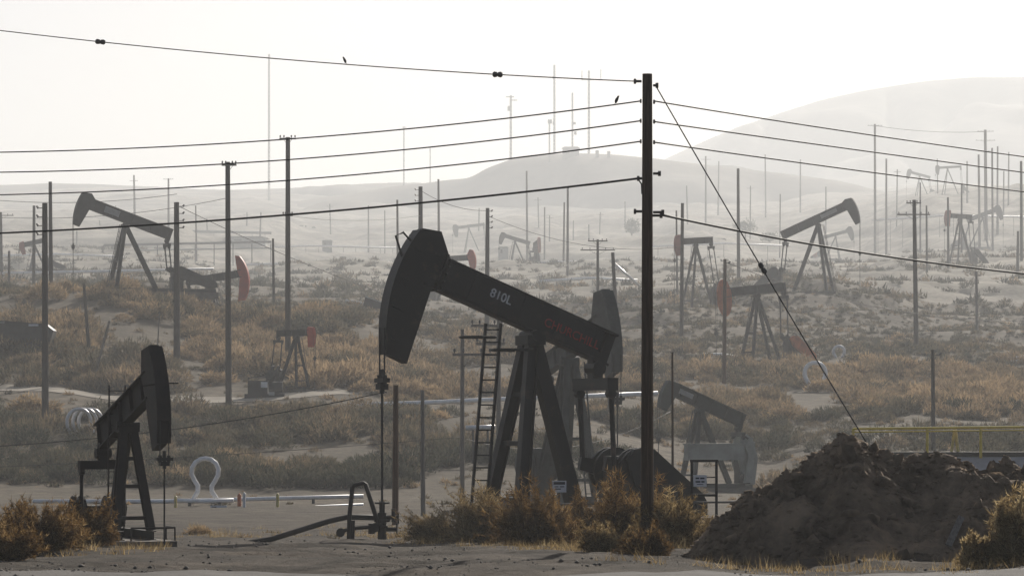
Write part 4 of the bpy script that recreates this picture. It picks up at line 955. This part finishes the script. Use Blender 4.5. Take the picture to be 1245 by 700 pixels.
# marker posts
def marker(label, px, y0, y1, d, w, m, rail=False):
    base = gp(px, d); zt = P(px, y0, d).z - base.z; r = w * d / F / 2
    root = empty('marker_post', base, 0, label, 'post'); MB().box((0, 0, zt / 2 - 0.1), (2 * r, 2 * r, zt + 0.2)).build('post', M[m], root)
    MB().prism([(-r * 1.1, zt + 0.003), (r * 1.1, zt + 0.003), (0, zt + r * 1.3)], -r * 1.1, r * 1.1).build('cap', M[m], root)
marker('yellow marker post left of the tall white loop', 213.5, 604, 636, 147, 3.4, 'pale_yellow')
marker('yellow marker post right of the tall white loop', 337.5, 601, 633, 147, 3.4, 'pale_yellow')
marker('pale flaking post between the yellow marker posts', 297, 600, 636, 147, 3.2, 'white_plate')
marker('rusty post beside the pale flaking post', 291, 602, 637, 148, 4.4, 'rust')
root = empty('small_sign', gp(266, 147), 0, 'small pale sign plate under the tall white loop', 'sign'); c = gp(266, 147)
MB().bar((0, 0, -0.1), (0, 0, P(266, 617, 147).z - c.z), 0.08, 0.08).build('post', M['pole'], root)
pl = MB().box((0, -0.07, P(266, 618, 147).z - c.z), (20 * 147 / F, 0.03, 8 * 147 / F)).build('plate', M['white_plate'], root)
for k, (x0, w) in enumerate(((-0.2, 0.2), (0.1, 0.16), (-0.12, 0.3))):
    MB().box((x0, -0.09, P(266, 616 + k * 2, 147).z - c.z), (w, 0.004, 0.035)).build('print_mark', M['print'], pl)

# signs by the big pumpjack
def sign(label, px, py, d, wpx, hpx, rows, post=True, frame=None):
    c = gp(px, d); root = empty('warning_sign', c, 0, label, 'sign'); k = d / F; z = P(px, py, d).z - c.z
    if post: MB().bar((0, 0.03, -0.2), (0, 0.03, z), 0.06, 0.05).build('post', M['pole_grey'], root)
    if frame:
        fx0, fx1, fy0, fy1 = frame
        z0 = P(px, fy1, d).z - c.z; z1 = P(px, fy0, d).z - c.z
        for zz in (z + hpx * k * 0.3, z - hpx * k * 0.3): MB().bar((fx0 * k, 0.0, zz), (fx1 * k, 0.0, zz), 0.03, 0.03).build('cross_wire', M['mid_steel'], root)
        for xx in (fx0, fx1): MB().bar((xx * k, 0.0, -0.2), (xx * k, 0.0, z1 + 0.05), 0.06, 0.06).build('post', M['black'], root)
        MB().bar((fx0 * k - 0.04, 0.0, z1 + 0.06), (fx1 * k + 0.04, 0.0, z1 + 0.06), 0.07, 0.06).build('rail', M['black'], root)
        MB().bar((fx0 * k, 0.0, z0 - 0.03), (fx1 * k, 0.0, z0 - 0.03), 0.06, 0.06).build('rail', M['black'], root)
    pl = MB().box((0, -0.035, z), (wpx * k, 0.015, hpx * k)).build('plate', M['white_plate'], root)
    for (y, x0, x1, h) in rows:
        MB().box(((x0 + x1) / 2 * k, -0.0455, z - y * k), ((x1 - x0) * k, 0.004, h * k)).build('print_mark', M['print'], pl)
sign('white notice with dark top band at the foot of the black pumpjack', 680, 591, 84, 17, 14, [(-4, -7, 7, 3.4), (0.2, -6, -1, 1.2), (0.2, 0.5, 6, 1.2), (3, -6, 2, 1.2)])
sign('white two-line notice on a dark frame right of the tall pole', 851, 584, 76, 16, 14, [(-3, -5.5, -1, 1.8), (-3, 0, 5.5, 1.8), (1.2, -5.5, 0.5, 1.8), (1.2, 1.5, 5.5, 1.8), (4.3, -4, 4, 0.8)], post=False, frame=(-10, 20, 563, 600))
# engine skid and box near the small red headed pumpjack
def engine():
    c = gp(322, 258); root = empty('engine_skid', c, 0, 'dark engine skid with a white panel in the left scrub', 'engine'); k = 258 / F
    MB().box((0, 0, 0.1), (48 * k, 1.4, 0.4)).build('skid', M['dark_steel'], root)
    MB().box((-8 * k, 0, 0.3 + 8 * k), (24 * k, 1.2, 16 * k)).build('housing', M['dark_steel'], root)
    MB().cyl((10 * k, -0.3, 0.3 + 8 * k), (22 * k, -0.3, 0.3 + 8 * k), 0.45, n=12).build('cylinder', M['dark_steel'], root)
    MB().tube([(-20 * k, 0, 0.3), (-20 * k, 0, 24 * k), (14 * k, 0, 27 * k)], 0.06, 6).build('exhaust', M['dark_steel'], root)
    MB().box((0, -0.72, 0.3 + 11 * k), (8 * k, 0.04, 7 * k)).build('panel', M['white_plate'], root)
    MB().box((9 * k, -0.75, 0.25 + 1 * k), (7 * k, 0.04, 4 * k)).build('panel', M['plate'], root)
engine()
# dark covered structure at far left
def trough():
    c = gp(15, 284); root = empty('storage_bin', c, 0, 'long dark steel bin with a white mark at the far left edge', 'bin'); k = 284 / F
    zt = P(0, 388, 284).z - c.z; zm = P(0, 424, 284).z - c.z
    MB().prism([(-60 * k, zt + 2 * k), (42 * k, zt - 6 * k), (52 * k, zt - 14 * k), (46 * k, zm), (-60 * k, zm)], -1.1, 1.1).build('body', M['dark_steel'], root)
    MB().box((-14 * k, -1.13, zt - 4 * k), (14 * k, 0.03, 3 * k)).build('mark', M['sheet'], root)
    MB().box((28 * k, -1.13, zt - 7.5 * k), (12 * k, 0.03, 2.6 * k)).build('mark', M['white_plate'], root)
    for x in (-50, -20, 10, 40): MB().bar((x * k, 0, -0.3), (x * k, 0, zm), 0.25, 0.25).build('leg', M['dark_steel'], root)
trough()

# ------------------------------------------------------------------ platform with yellow rail at right
def platform():
    d = 132.0; k = d / F; c = gp(1170, d); zr = P(0, 549, d).z - c.z
    root = empty('platform', c, 0, 'dark platform deck over pale sheeting behind the dirt mound', 'platform')
    MB().box((30 * k, 0.3, zr - 3 * k), (230 * k, 0.5, 6 * k)).build('deck', M['black2'], root)
    MB().box((40 * k, 0.2, zr - 6 * k - 13 * k), (200 * k, 0.2, 26 * k)).build('side_sheet', M['bluish'], root)
    for x in (-70, -10, 50, 110): MB().bar((x * k, 0.45, -0.4), (x * k, 0.45, zr - 6 * k), 0.25, 0.2).build('post', M['dark_steel'], root)
    root = empty('guard_railing', (c.x, c.y, c.z + zr), 0, 'yellow guard railing above the dark platform at right', 'railing')
    h = (549 - 521) * k
    MB().tube([(-133 * k, -0.1, h), (130 * k, -0.1, h + 3 * k)], 0.05, 8).build('top_rail', M['yellow'], root)
    MB().tube([(-133 * k, -0.1, h - 4 * k), (130 * k, -0.1, h - 1 * k)], 0.03, 8).build('mid_rail', M['yellow'], root)
    for x in (-133, -43, 22, 90): MB().cyl((x * k, -0.1, -0.25), (x * k, -0.1, h), 0.055, n=8).build('post', M['yellow'], root)
    MB().cyl((-12 * k, 0.3, 0), (-8 * k, 0.3, h - 1 * k), 0.06, n=8).cyl((-4 * k, 0.3, 0), (-7 * k, 0.3, h - 1 * k), 0.06, n=8).build('brace', M['pale_yellow'], root)
platform()

# ------------------------------------------------------------------ vegetation
def blades(n, rx, rz, L, w, shell=0.55, up=0.5, seed=0, lumps=6):
    """triangular blades in a lumpy dome; returns verts (3n,3), base tint (n)"""
    r = np.random.default_rng(seed)
    lc = r.normal(0, 1, (lumps, 3)); lc /= np.linalg.norm(lc, axis=1)[:, None]; lc[:, 2] = np.abs(lc[:, 2]); la = r.uniform(0.65, 1.15, lumps)
    dv = r.normal(0, 1, (n, 3)); dv[:, 2] = np.abs(dv[:, 2]) * 0.9 + 0.02; dv /= np.linalg.norm(dv, axis=1)[:, None]
    lump = la[np.argmax(dv @ lc.T, axis=1)]
    rad = lump * (shell + (1 - shell) * r.random(n) ** 0.7)
    p = dv * rad[:, None] * np.array([rx, rx, rz])
    a = dv * (1 - up) + np.array([0, 0, up]) + r.normal(0, 0.35, (n, 3)); a /= np.linalg.norm(a, axis=1)[:, None]
    s = np.cross(a, r.normal(0, 1, (n, 3))); s /= np.linalg.norm(s, axis=1)[:, None]
    l = L * r.uniform(0.6, 1.4, n)[:, None]; ww = w * r.uniform(0.6, 1.4, n)[:, None]
    v = np.stack([p - s * ww / 2, p + s * ww / 2, p + a * l], 1)
    v[:, :, 2] = np.maximum(v[:, :, 2], -0.05)
    return v.reshape(-1, 3), r.random(n)

# mass of scrub on the bank and slope (one body nobody could count)
def scrub_mass():
    protos = [blades(520, 1.0, 0.62 + 0.12 * (k % 3), 0.21, 0.056, shell=0.6, seed=100 + k, lumps=9) for k in range(7)]
    tiny = [blades(52, 1.0, 0.6, 0.5, 0.18, shell=0.3, seed=200 + k, lumps=4) for k in range(5)]
    AV = []; AT = []; XD = []
    r = np.random.default_rng(5)
    def put(px, d, size, tint, small=False):
        if 966 < px < 1016 and 258 < d < 297: return
        if 1008 < px < 1032 and 318 < d < 353: return
        X = (px - CX) * d / F; v, t = tiny[r.integers(5)] if small else protos[r.integers(7)]
        a = r.random() * 6.28; c, s = math.cos(a), math.sin(a)
        w = v.copy(); w[:, 0], w[:, 1] = v[:, 0] * c - v[:, 1] * s, v[:, 0] * s + v[:, 1] * c
        w *= size; w[:, 2] *= r.uniform(0.75, 1.15)
        XD.append((X, d)); AV.append(w); AT.append(np.repeat(np.clip(tint + 0.3 * (t - 0.5), 0, 1), 3))
    zones = [  # px range, d range, count, size range, tint mean, patchiness
        (-70, 500, 190, 245, 300, (0.9, 1.9), 0.25), (480, 800, 190, 250, 150, (0.8, 1.7), 0.28), (780, 1320, 205, 262, 170, (0.8, 1.8), 0.38),
        (-70, 480, 258, 335, 520, (0.7, 2.5), 0.64), (470, 820, 250, 350, 250, (0.6, 2.1), 0.64), (820, 1320, 255, 350, 360, (0.6, 2.2), 0.66),
        (-70, 1320, 340, 400, 60, (0.6, 1.4), 0.5)]
    for x0, x1, d0, d1, n, (s0, s1), tm in [(640, 1320, 342, 445, 5200, (0.2, 0.6), 0.34), (-70, 640, 360, 460, 1500, (0.2, 0.6), 0.36), (-70, 1320, 190, 345, 1300, (0.25, 0.6), 0.6), (-70, 1320, 335, 440, 3200, (0.3, 0.95), 0.42), (-70, 1320, 430, 760, 3200, (0.6, 1.9), 0.35), (-20, 1260, 90, 190, 260, (0.1, 0.3), 0.6)]:
        for q in range(n): 
            d = W(d0 + (d1 - d0) * r.random()); px = r.uniform(x0, x1)
            if d > 520 and vnoise((px - CX) * d / F * 0.035, d * 0.02, 93) + 0.12 * r.normal() < -0.2: continue
            if d < 190 and vnoise((px - CX) * d / F * 0.3, d * 0.1, 91) < 0.02: continue
            put(px, d, r.uniform(s0, s1), tm + r.normal(0, 0.18), True)
    for x0, x1, d0, d1, n, (s0, s1), tm in zones:
        k = 0; tries = 0
        while k < n and tries < n * 12:
            tries += 1
            px = r.uniform(x0, x1); d = W(d0 + (d1 - d0) * r.random())
            X = (px - CX) * d / F
            if float(vnoise(X * 0.09, d * 0.07, 33)) + 0.5 < r.uniform(0.25, 0.62): continue
            # keep the track on the bank clear
            if px < 430 and 250 < d < 262 and r.random() < 0.9: continue
            put(px, d, r.uniform(s0, s1), tm + 0.5 * float(vnoise(X * 0.05, d * 0.04, 57)) + r.normal(0, 0.15)); k += 1
    xd = np.array(XD); zz = ground_z(xd[:, 0], xd[:, 1]) - 0.05
    AV = [w + np.array([x, y, z]) for w, (x, y), z in zip(AV, XD, zz)]
    V = np.concatenate(AV); T = np.concatenate(AT); n = len(V) // 3
    o = link('scrub', fast_mesh('scrub', V, np.arange(3 * n).reshape(n, 3), M['scrub'], attr=T)); tag(o, 'low grey-brown scrub covering the bank and slope', 'scrub', kind='stuff')
scrub_mass()

# shrubs that stand out one by one
def shrub_proto(k, n=900):
    v, t = blades(n, 1.0, 0.8, 0.26, 0.06, shell=0.45, seed=300 + k, lumps=9)
    return fast_mesh('crown', v, np.arange(len(v)).reshape(-1, 3), M['shrub'], attr=np.repeat(t, 3))
protos = [shrub_proto(k) for k in range(5)]
SHR = [  # px, image row of the foot, distance, width px, label
    (385, 392, 338, 66, 'wide tan shrub on the crest right of the tallest left pole'),
    (350, 470, 262, 40, 'tan shrub in front of the small red headed pumpjack'),
    (75, 342, 335, 50, 'brown shrub on the crest behind the far left pole'),
    (140, 372, 318, 46, 'tan shrub at the foot of the left dark pumpjack legs'),
    (175, 376, 312, 40, 'tan shrub below the left dark pumpjack crank'),
    (230, 392, 308, 44, 'tan shrub right of the side insulator pole'),
    (20, 372, 300, 56, 'tan shrub at the left edge above the dark bin'),
    (300, 410, 300, 60, 'broad tan shrub right of the short crossarm pole'),
    (90, 440, 268, 60, 'brown shrub beside the slanted pale pipe'),
    (160, 440, 270, 54, 'brown shrub above the small black pumpjack head'),
    (420, 440, 280, 60, 'tan shrub left of the big black head'),
    (440, 470, 262, 44, 'grey shrub at the left of the big pumpjack rod'),
    (520, 470, 262, 50, 'tan shrub below the big black head'),
    (1000, 470, 292, 46, 'tan shrub around the horseshoe pipe loop'),
    (955, 455, 315, 30, 'small tan shrub by the rusty pumpjack base'),
    (1030, 448, 318, 60, 'broad tan shrub right of the horseshoe pipe loop'),
    (1090, 446, 322, 70, 'wide tan shrub on the right slope'),
    (1105, 470, 288, 64, 'grey shrub left of the bare dark post'),
    (1180, 478, 280, 70, 'tan shrub right of the bare dark post'),
    (1060, 500, 258, 60, 'brown shrub above the yellow railing'),
    (1150, 440, 330, 60, 'olive shrub below the pale pipelines'),
    (1225, 470, 290, 60, 'grey shrub near the right edge under the pale pipelines'),
    (930, 480, 275, 56, 'tan shrub below the brown pole'),
    (870, 470, 280, 40, 'tan shrub behind the green pumpjack beam'),
    (760, 470, 270, 44, 'tan shrub behind the big pumpjack equalizer'),
    (650, 440, 318, 40, 'tan shrub under the big black beam'),
    (243, 655, 98, 40, 'small brown bush on the dirt right of the thin rod'),
    (40, 505, 240, 70, 'tan shrub on the bank left of the three pipe loops'),
    (330, 505, 240, 60, 'brown shrub on the bank above the tall white loop'),
    (210, 470, 262, 50, 'grey shrub right of the small black pumpjack head'),
    (265, 455, 270, 50, 'olive shrub left of the engine skid'),
    (500, 520, 232, 50, 'grey shrub on the bank right of the rod'),
]
for i, (px, yy, d, wpx, lab) in enumerate(SHR):
    base = gp(px, d); r0 = wpx * d / F / 2
    root = empty('shrub', base, 0, lab, 'shrub', 'shrubs on the slope')
    c = link('crown', protos[i % 5], root); sc = r0 / 1.05; c.scale = (sc, sc, sc * random.uniform(0.65, 0.85)); c.rotation_euler = (0, 0, random.uniform(0, 6.28))

# foreground dry bushes: fine curved stems with many twigs
def dry_bush(label, px, d, wpx, hpx, m='weed', n=420, seed=0, base_tint=0.45, depth=1.0, wind=0.0, ybase=None, straw=0.0, tw=1.0):
    r = np.random.default_rng(seed); base = gp(px, d); k = d / F; rx = wpx * k / 2; rz = hpx * k
    root = empty('dry_bush', base, 0, label, 'bush', 'dry bushes in the foreground')
    SV = []; SF = []; LV = []; LT = []; off = 0
    for i in range(n):
        az = r.uniform(0, 2 * math.pi); el = math.asin(min(1, r.random() ** 0.75 * 0.98 + 0.02))
        q = r.random()
        st = np.array([math.cos(az) * rx * 0.45 * q, math.sin(az) * rx * 0.45 * q * depth, 0.0])
        dr = np.array([math.cos(az) * math.cos(el), math.sin(az) * math.cos(el) * depth, math.sin(el)])
        lump = 0.78 + 0.22 * math.sin(3 * az + seed) + 0.18 * math.sin(5 * az + 2.1 * seed + 3 * el)
        L = lump * r.uniform(0.62, 1.05)
        end = np.array([dr[0] * rx, dr[1] * rx, dr[2] * rz]) * L + st * 0.4
        ctrl = st + (end - st) * 0.5 + np.array([0, 0, 0.22 * rz * r.random()]) + r.normal(0, 0.05 * rx, 3)
        ts = np.linspace(0, 1, 6)[:, None]
        cur = (1 - ts) ** 2 * st + 2 * ts * (1 - ts) * ctrl + ts ** 2 * end
        cur[:, 0] += wind * ts[:, 0] ** 2 * rz
        side = np.cross(end - st, r.normal(0, 1, 3)); side /= np.linalg.norm(side) + 1e-9
        w0 = 0.009 * tw
        if i % 2 == 0:
            pr_ = np.concatenate([cur + side * (w0 * (1.1 - ts)), cur - side * (w0 * (1.1 - ts))]); SV.append(pr_)
            SF += [(off + j, off + j + 1, off + 7 + j, off + 6 + j) for j in range(5)]; off += 12
        # twigs
        nt = 60
        tt = 1 - 0.78 * r.random(nt) ** 1.3; pt = (1 - tt)[:, None] ** 2 * st + 2 * (tt * (1 - tt))[:, None] * ctrl + tt[:, None] ** 2 * end
        pt[:, 0] += wind * tt ** 2 * rz
        ax = (end - st); ax = ax / (np.linalg.norm(ax) + 1e-9)
        a = ax * 0.5 + r.normal(0, 0.75, (nt, 3)) + np.array([wind * 0.5, 0, 0.25]); a /= np.linalg.norm(a, axis=1)[:, None]
        s = np.cross(a, r.normal(0, 1, (nt, 3))); s /= np.linalg.norm(s, axis=1)[:, None]
        l = (0.05 + 0.11 * r.random(nt))[:, None] * max(0.7, min(1.4, rz)) ; ww = 0.0065 * tw * r.uniform(0.6, 1.6, nt)[:, None]
        LV.append(np.stack([pt - s * ww, pt + s * ww, pt + a * l], 1).reshape(-1, 3))
        LT.append(np.repeat(np.clip(base_tint + 0.09 + 0.14 * math.sin(2.3 * az + seed) + r.normal(0, 0.26, nt) , 0, 1), 3))
    V = np.concatenate(LV); V[:, 2] = np.maximum(V[:, 2], -0.05); nn = len(V) // 3
    link('foliage', fast_mesh('foliage', V, np.arange(3 * nn).reshape(nn, 3), M[m], attr=np.concatenate(LT)), root)
    link('stems', fast_mesh('stems', np.concatenate(SV), np.array(SF), M['stem']), root)
    return root
dry_bush('big reddish brown bush in the lower left corner', 40, 60, 150, 70, seed=1, n=620, base_tint=0.4)
dry_bush('reddish brown bush at the foot of the small black pumpjack', 106, 64, 82, 60, seed=2, n=420, base_tint=0.36)
dry_bush('yellow brown bush at the lower left edge of the picture', 8, 55, 100, 48, seed=3, n=380, base_tint=0.55)
dry_bush('wispy straw tuft left of the black ladder foot', 535, 84, 80, 46, 'straw', seed=4, n=300, base_tint=0.3, wind=-0.35)
dry_bush('straw coloured bush under the black ladder', 592, 80, 100, 76, 'straw', seed=5, n=420, base_tint=0.3, wind=-0.2)
dry_bush('large rounded brown bush in front of the black pumpjack legs', 655, 72, 118, 82, seed=6, n=700, base_tint=0.42, wind=-0.1)
dry_bush('dark brown bush between the rounded bush and the tall pole', 715, 76, 100, 74, seed=7, n=420, base_tint=0.3)
dry_bush('tangled thin brown brush at the foot of the tall pole', 762, 68, 110, 96, seed=8, n=420, base_tint=0.45)
dry_bush('low straw tuft in front of the tall pole', 735, 60, 80, 44, 'straw', seed=9, n=330, base_tint=0.35)
dry_bush('dry golden bush just right of the tall pole', 818, 62, 90, 74, 'straw', seed=10, n=420, base_tint=0.32)
dry_bush('low dark bush at the left foot of the dirt mound', 790, 57, 70, 44, seed=11, n=300, base_tint=0.3)
dry_bush('tall pale weed at the lower right corner', 1232, 49.5, 62, 98, 'straw', seed=12, n=360, base_tint=0.55, tw=1.3)
dry_bush('small pale weed at the right foot of the dirt mound', 1190, 49.5, 54, 50, 'straw', seed=13, n=260, base_tint=0.5, tw=1.3)
dry_bush('brown brush clump beneath the notice frame', 868, 70, 60, 40, 'straw', seed=14, n=240, base_tint=0.3)

# far trees
def tree(label, px, d, wpx, hpx, seed):
    d = W(d); base = gp(px, d); k = d / F; h = hpx * k; rx = wpx * k / 2
    root = empty('tree', base, 0, label, 'tree', 'faint trees on the hazy slope')
    b = MB(); b.tube([(0, 0, -0.5), (0.1, 0, h * 0.3), (-0.1, 0, h * 0.6)], [h * 0.04, h * 0.03, h * 0.015], 7)
    for a in range(4): b.tube([(0, 0, h * 0.3), (math.cos(a * 1.6) * rx * 0.5, math.sin(a * 1.6) * rx * 0.5, h * 0.65)], [h * 0.018, h * 0.008], 5)
    b.build('trunk', M['stem'], root)
    v, t = blades(900, rx, h * 0.4, h * 0.08, h * 0.045, shell=0.25, up=0.2, seed=seed, lumps=8)
    r = np.random.default_rng(seed); fl = r.random(len(t)) < 0.45
    v = v.reshape(-1, 3, 3); v[fl, :, 2] *= -0.7; v[:, :, 2] += h * 0.58
    link('crown', fast_mesh('crown', v.reshape(-1, 3), np.arange(len(t) * 3).reshape(-1, 3), M['tree'], attr=np.repeat(t, 3)), root)
tree('faint tree just left of the tall pole', 768, 930, 18, 32, 1)
tree('faint wide tree left of the right slope pumpjack', 906, 880, 30, 26, 2)
tree('faint tree above the right slope pumpjack crank', 935, 850, 28, 22, 3)

def gravel():
    r = np.random.default_rng(77); n = 5200
    d = 44 + 62 * r.random(n) ** 1.6; px = r.uniform(-30, 1275, n); X = (px - CX) * d / F
    keep = vnoise(X * 0.6, d * 0.25, 55) + 0.25 * r.random(n) > 0.05; X = X[keep]; d = d[keep]; n = len(X)
    z = ground_z(X, d); sz = 0.012 + 0.04 * r.random(n) ** 4
    o = np.array([(1, 0, 0), (0, 1, 0), (-1, 0, 0), (0, -1, 0), (0, 0, 0.8), (0, 0, -0.6)], float)
    f = np.array([(0, 1, 4), (1, 2, 4), (2, 3, 4), (3, 0, 4), (1, 0, 5), (2, 1, 5), (3, 2, 5), (0, 3, 5)])
    v = o[None] * (1 + 0.4 * r.uniform(-1, 1, (n, 6, 1))) * sz[:, None, None]
    a = r.uniform(0, 6.28, n); c, s_ = np.cos(a)[:, None], np.sin(a)[:, None]
    x0, y0 = v[:, :, 0].copy(), v[:, :, 1].copy(); v[:, :, 0] = x0 * c - y0 * s_; v[:, :, 1] = x0 * s_ + y0 * c
    v += np.stack([X, d, z + sz * 0.3], 1)[:, None]
    F_ = (f[None] + (np.arange(n) * 6)[:, None, None]).reshape(-1, 3)
    o = link('gravel', fast_mesh('gravel', v.reshape(-1, 3), F_, M['stone'])); tag(o, 'small stones scattered over the dirt in front', 'gravel', kind='stuff')
M['stone'] = mat('stone', (0.2, 0.18, 0.15), (0.09, 0.08, 0.07), rough=0.9, scale=1.5)
gravel()

def dry_grass():
    r = np.random.default_rng(91); VV = []; TT_ = []
    spots = []
    for c, d0, w, n in ((60, 61, 190, 60), (560, 82, 140, 50), (655, 70, 160, 70), (760, 64, 150, 80), (850, 62, 110, 60), (1195, 50, 130, 50), (960, 51, 320, 60), (300, 92, 420, 50), (500, 96, 120, 30), (620, 110, 500, 60)):
        for k in range(n): spots.append((c + w * 0.6 * r.normal() * 0.7, d0 + r.normal() * 2.2))
    px = np.array([q[0] for q in spots]); d = np.array([q[1] for q in spots]); X = (px - CX) * d / F; Z = ground_z(X, d)
    for x, y, z in zip(X, d, Z):
        n = int(r.integers(14, 40)); h = 0.08 + 0.22 * r.random() ** 2
        b0 = r.normal(0, 0.05 + 0.25 * h, (n, 3)); b0[:, 2] = 0
        a = r.normal(0, 0.5, (n, 3)); a[:, 2] = np.abs(a[:, 2]) + 0.7; a /= np.linalg.norm(a, axis=1)[:, None]
        sd_ = np.cross(a, r.normal(0, 1, (n, 3))); sd_ /= np.linalg.norm(sd_, axis=1)[:, None]
        l = (h * r.uniform(0.5, 1.3, n))[:, None]
        VV.append((np.stack([b0 - sd_ * 0.006, b0 + sd_ * 0.006, b0 + a * l], 1) + np.array([x, y, z - 0.01])).reshape(-1, 3))
        TT_.append(np.repeat(np.clip(r.normal(0.45, 0.22, n), 0, 1), 3))
    V = np.concatenate(VV); n = len(V) // 3
    o = link('dry_grass', fast_mesh('dry_grass', V, np.arange(3 * n).reshape(n, 3), M['straw'], attr=np.concatenate(TT_))); tag(o, 'thin dry grass around the foreground bushes', 'grass', kind='stuff')
dry_grass()
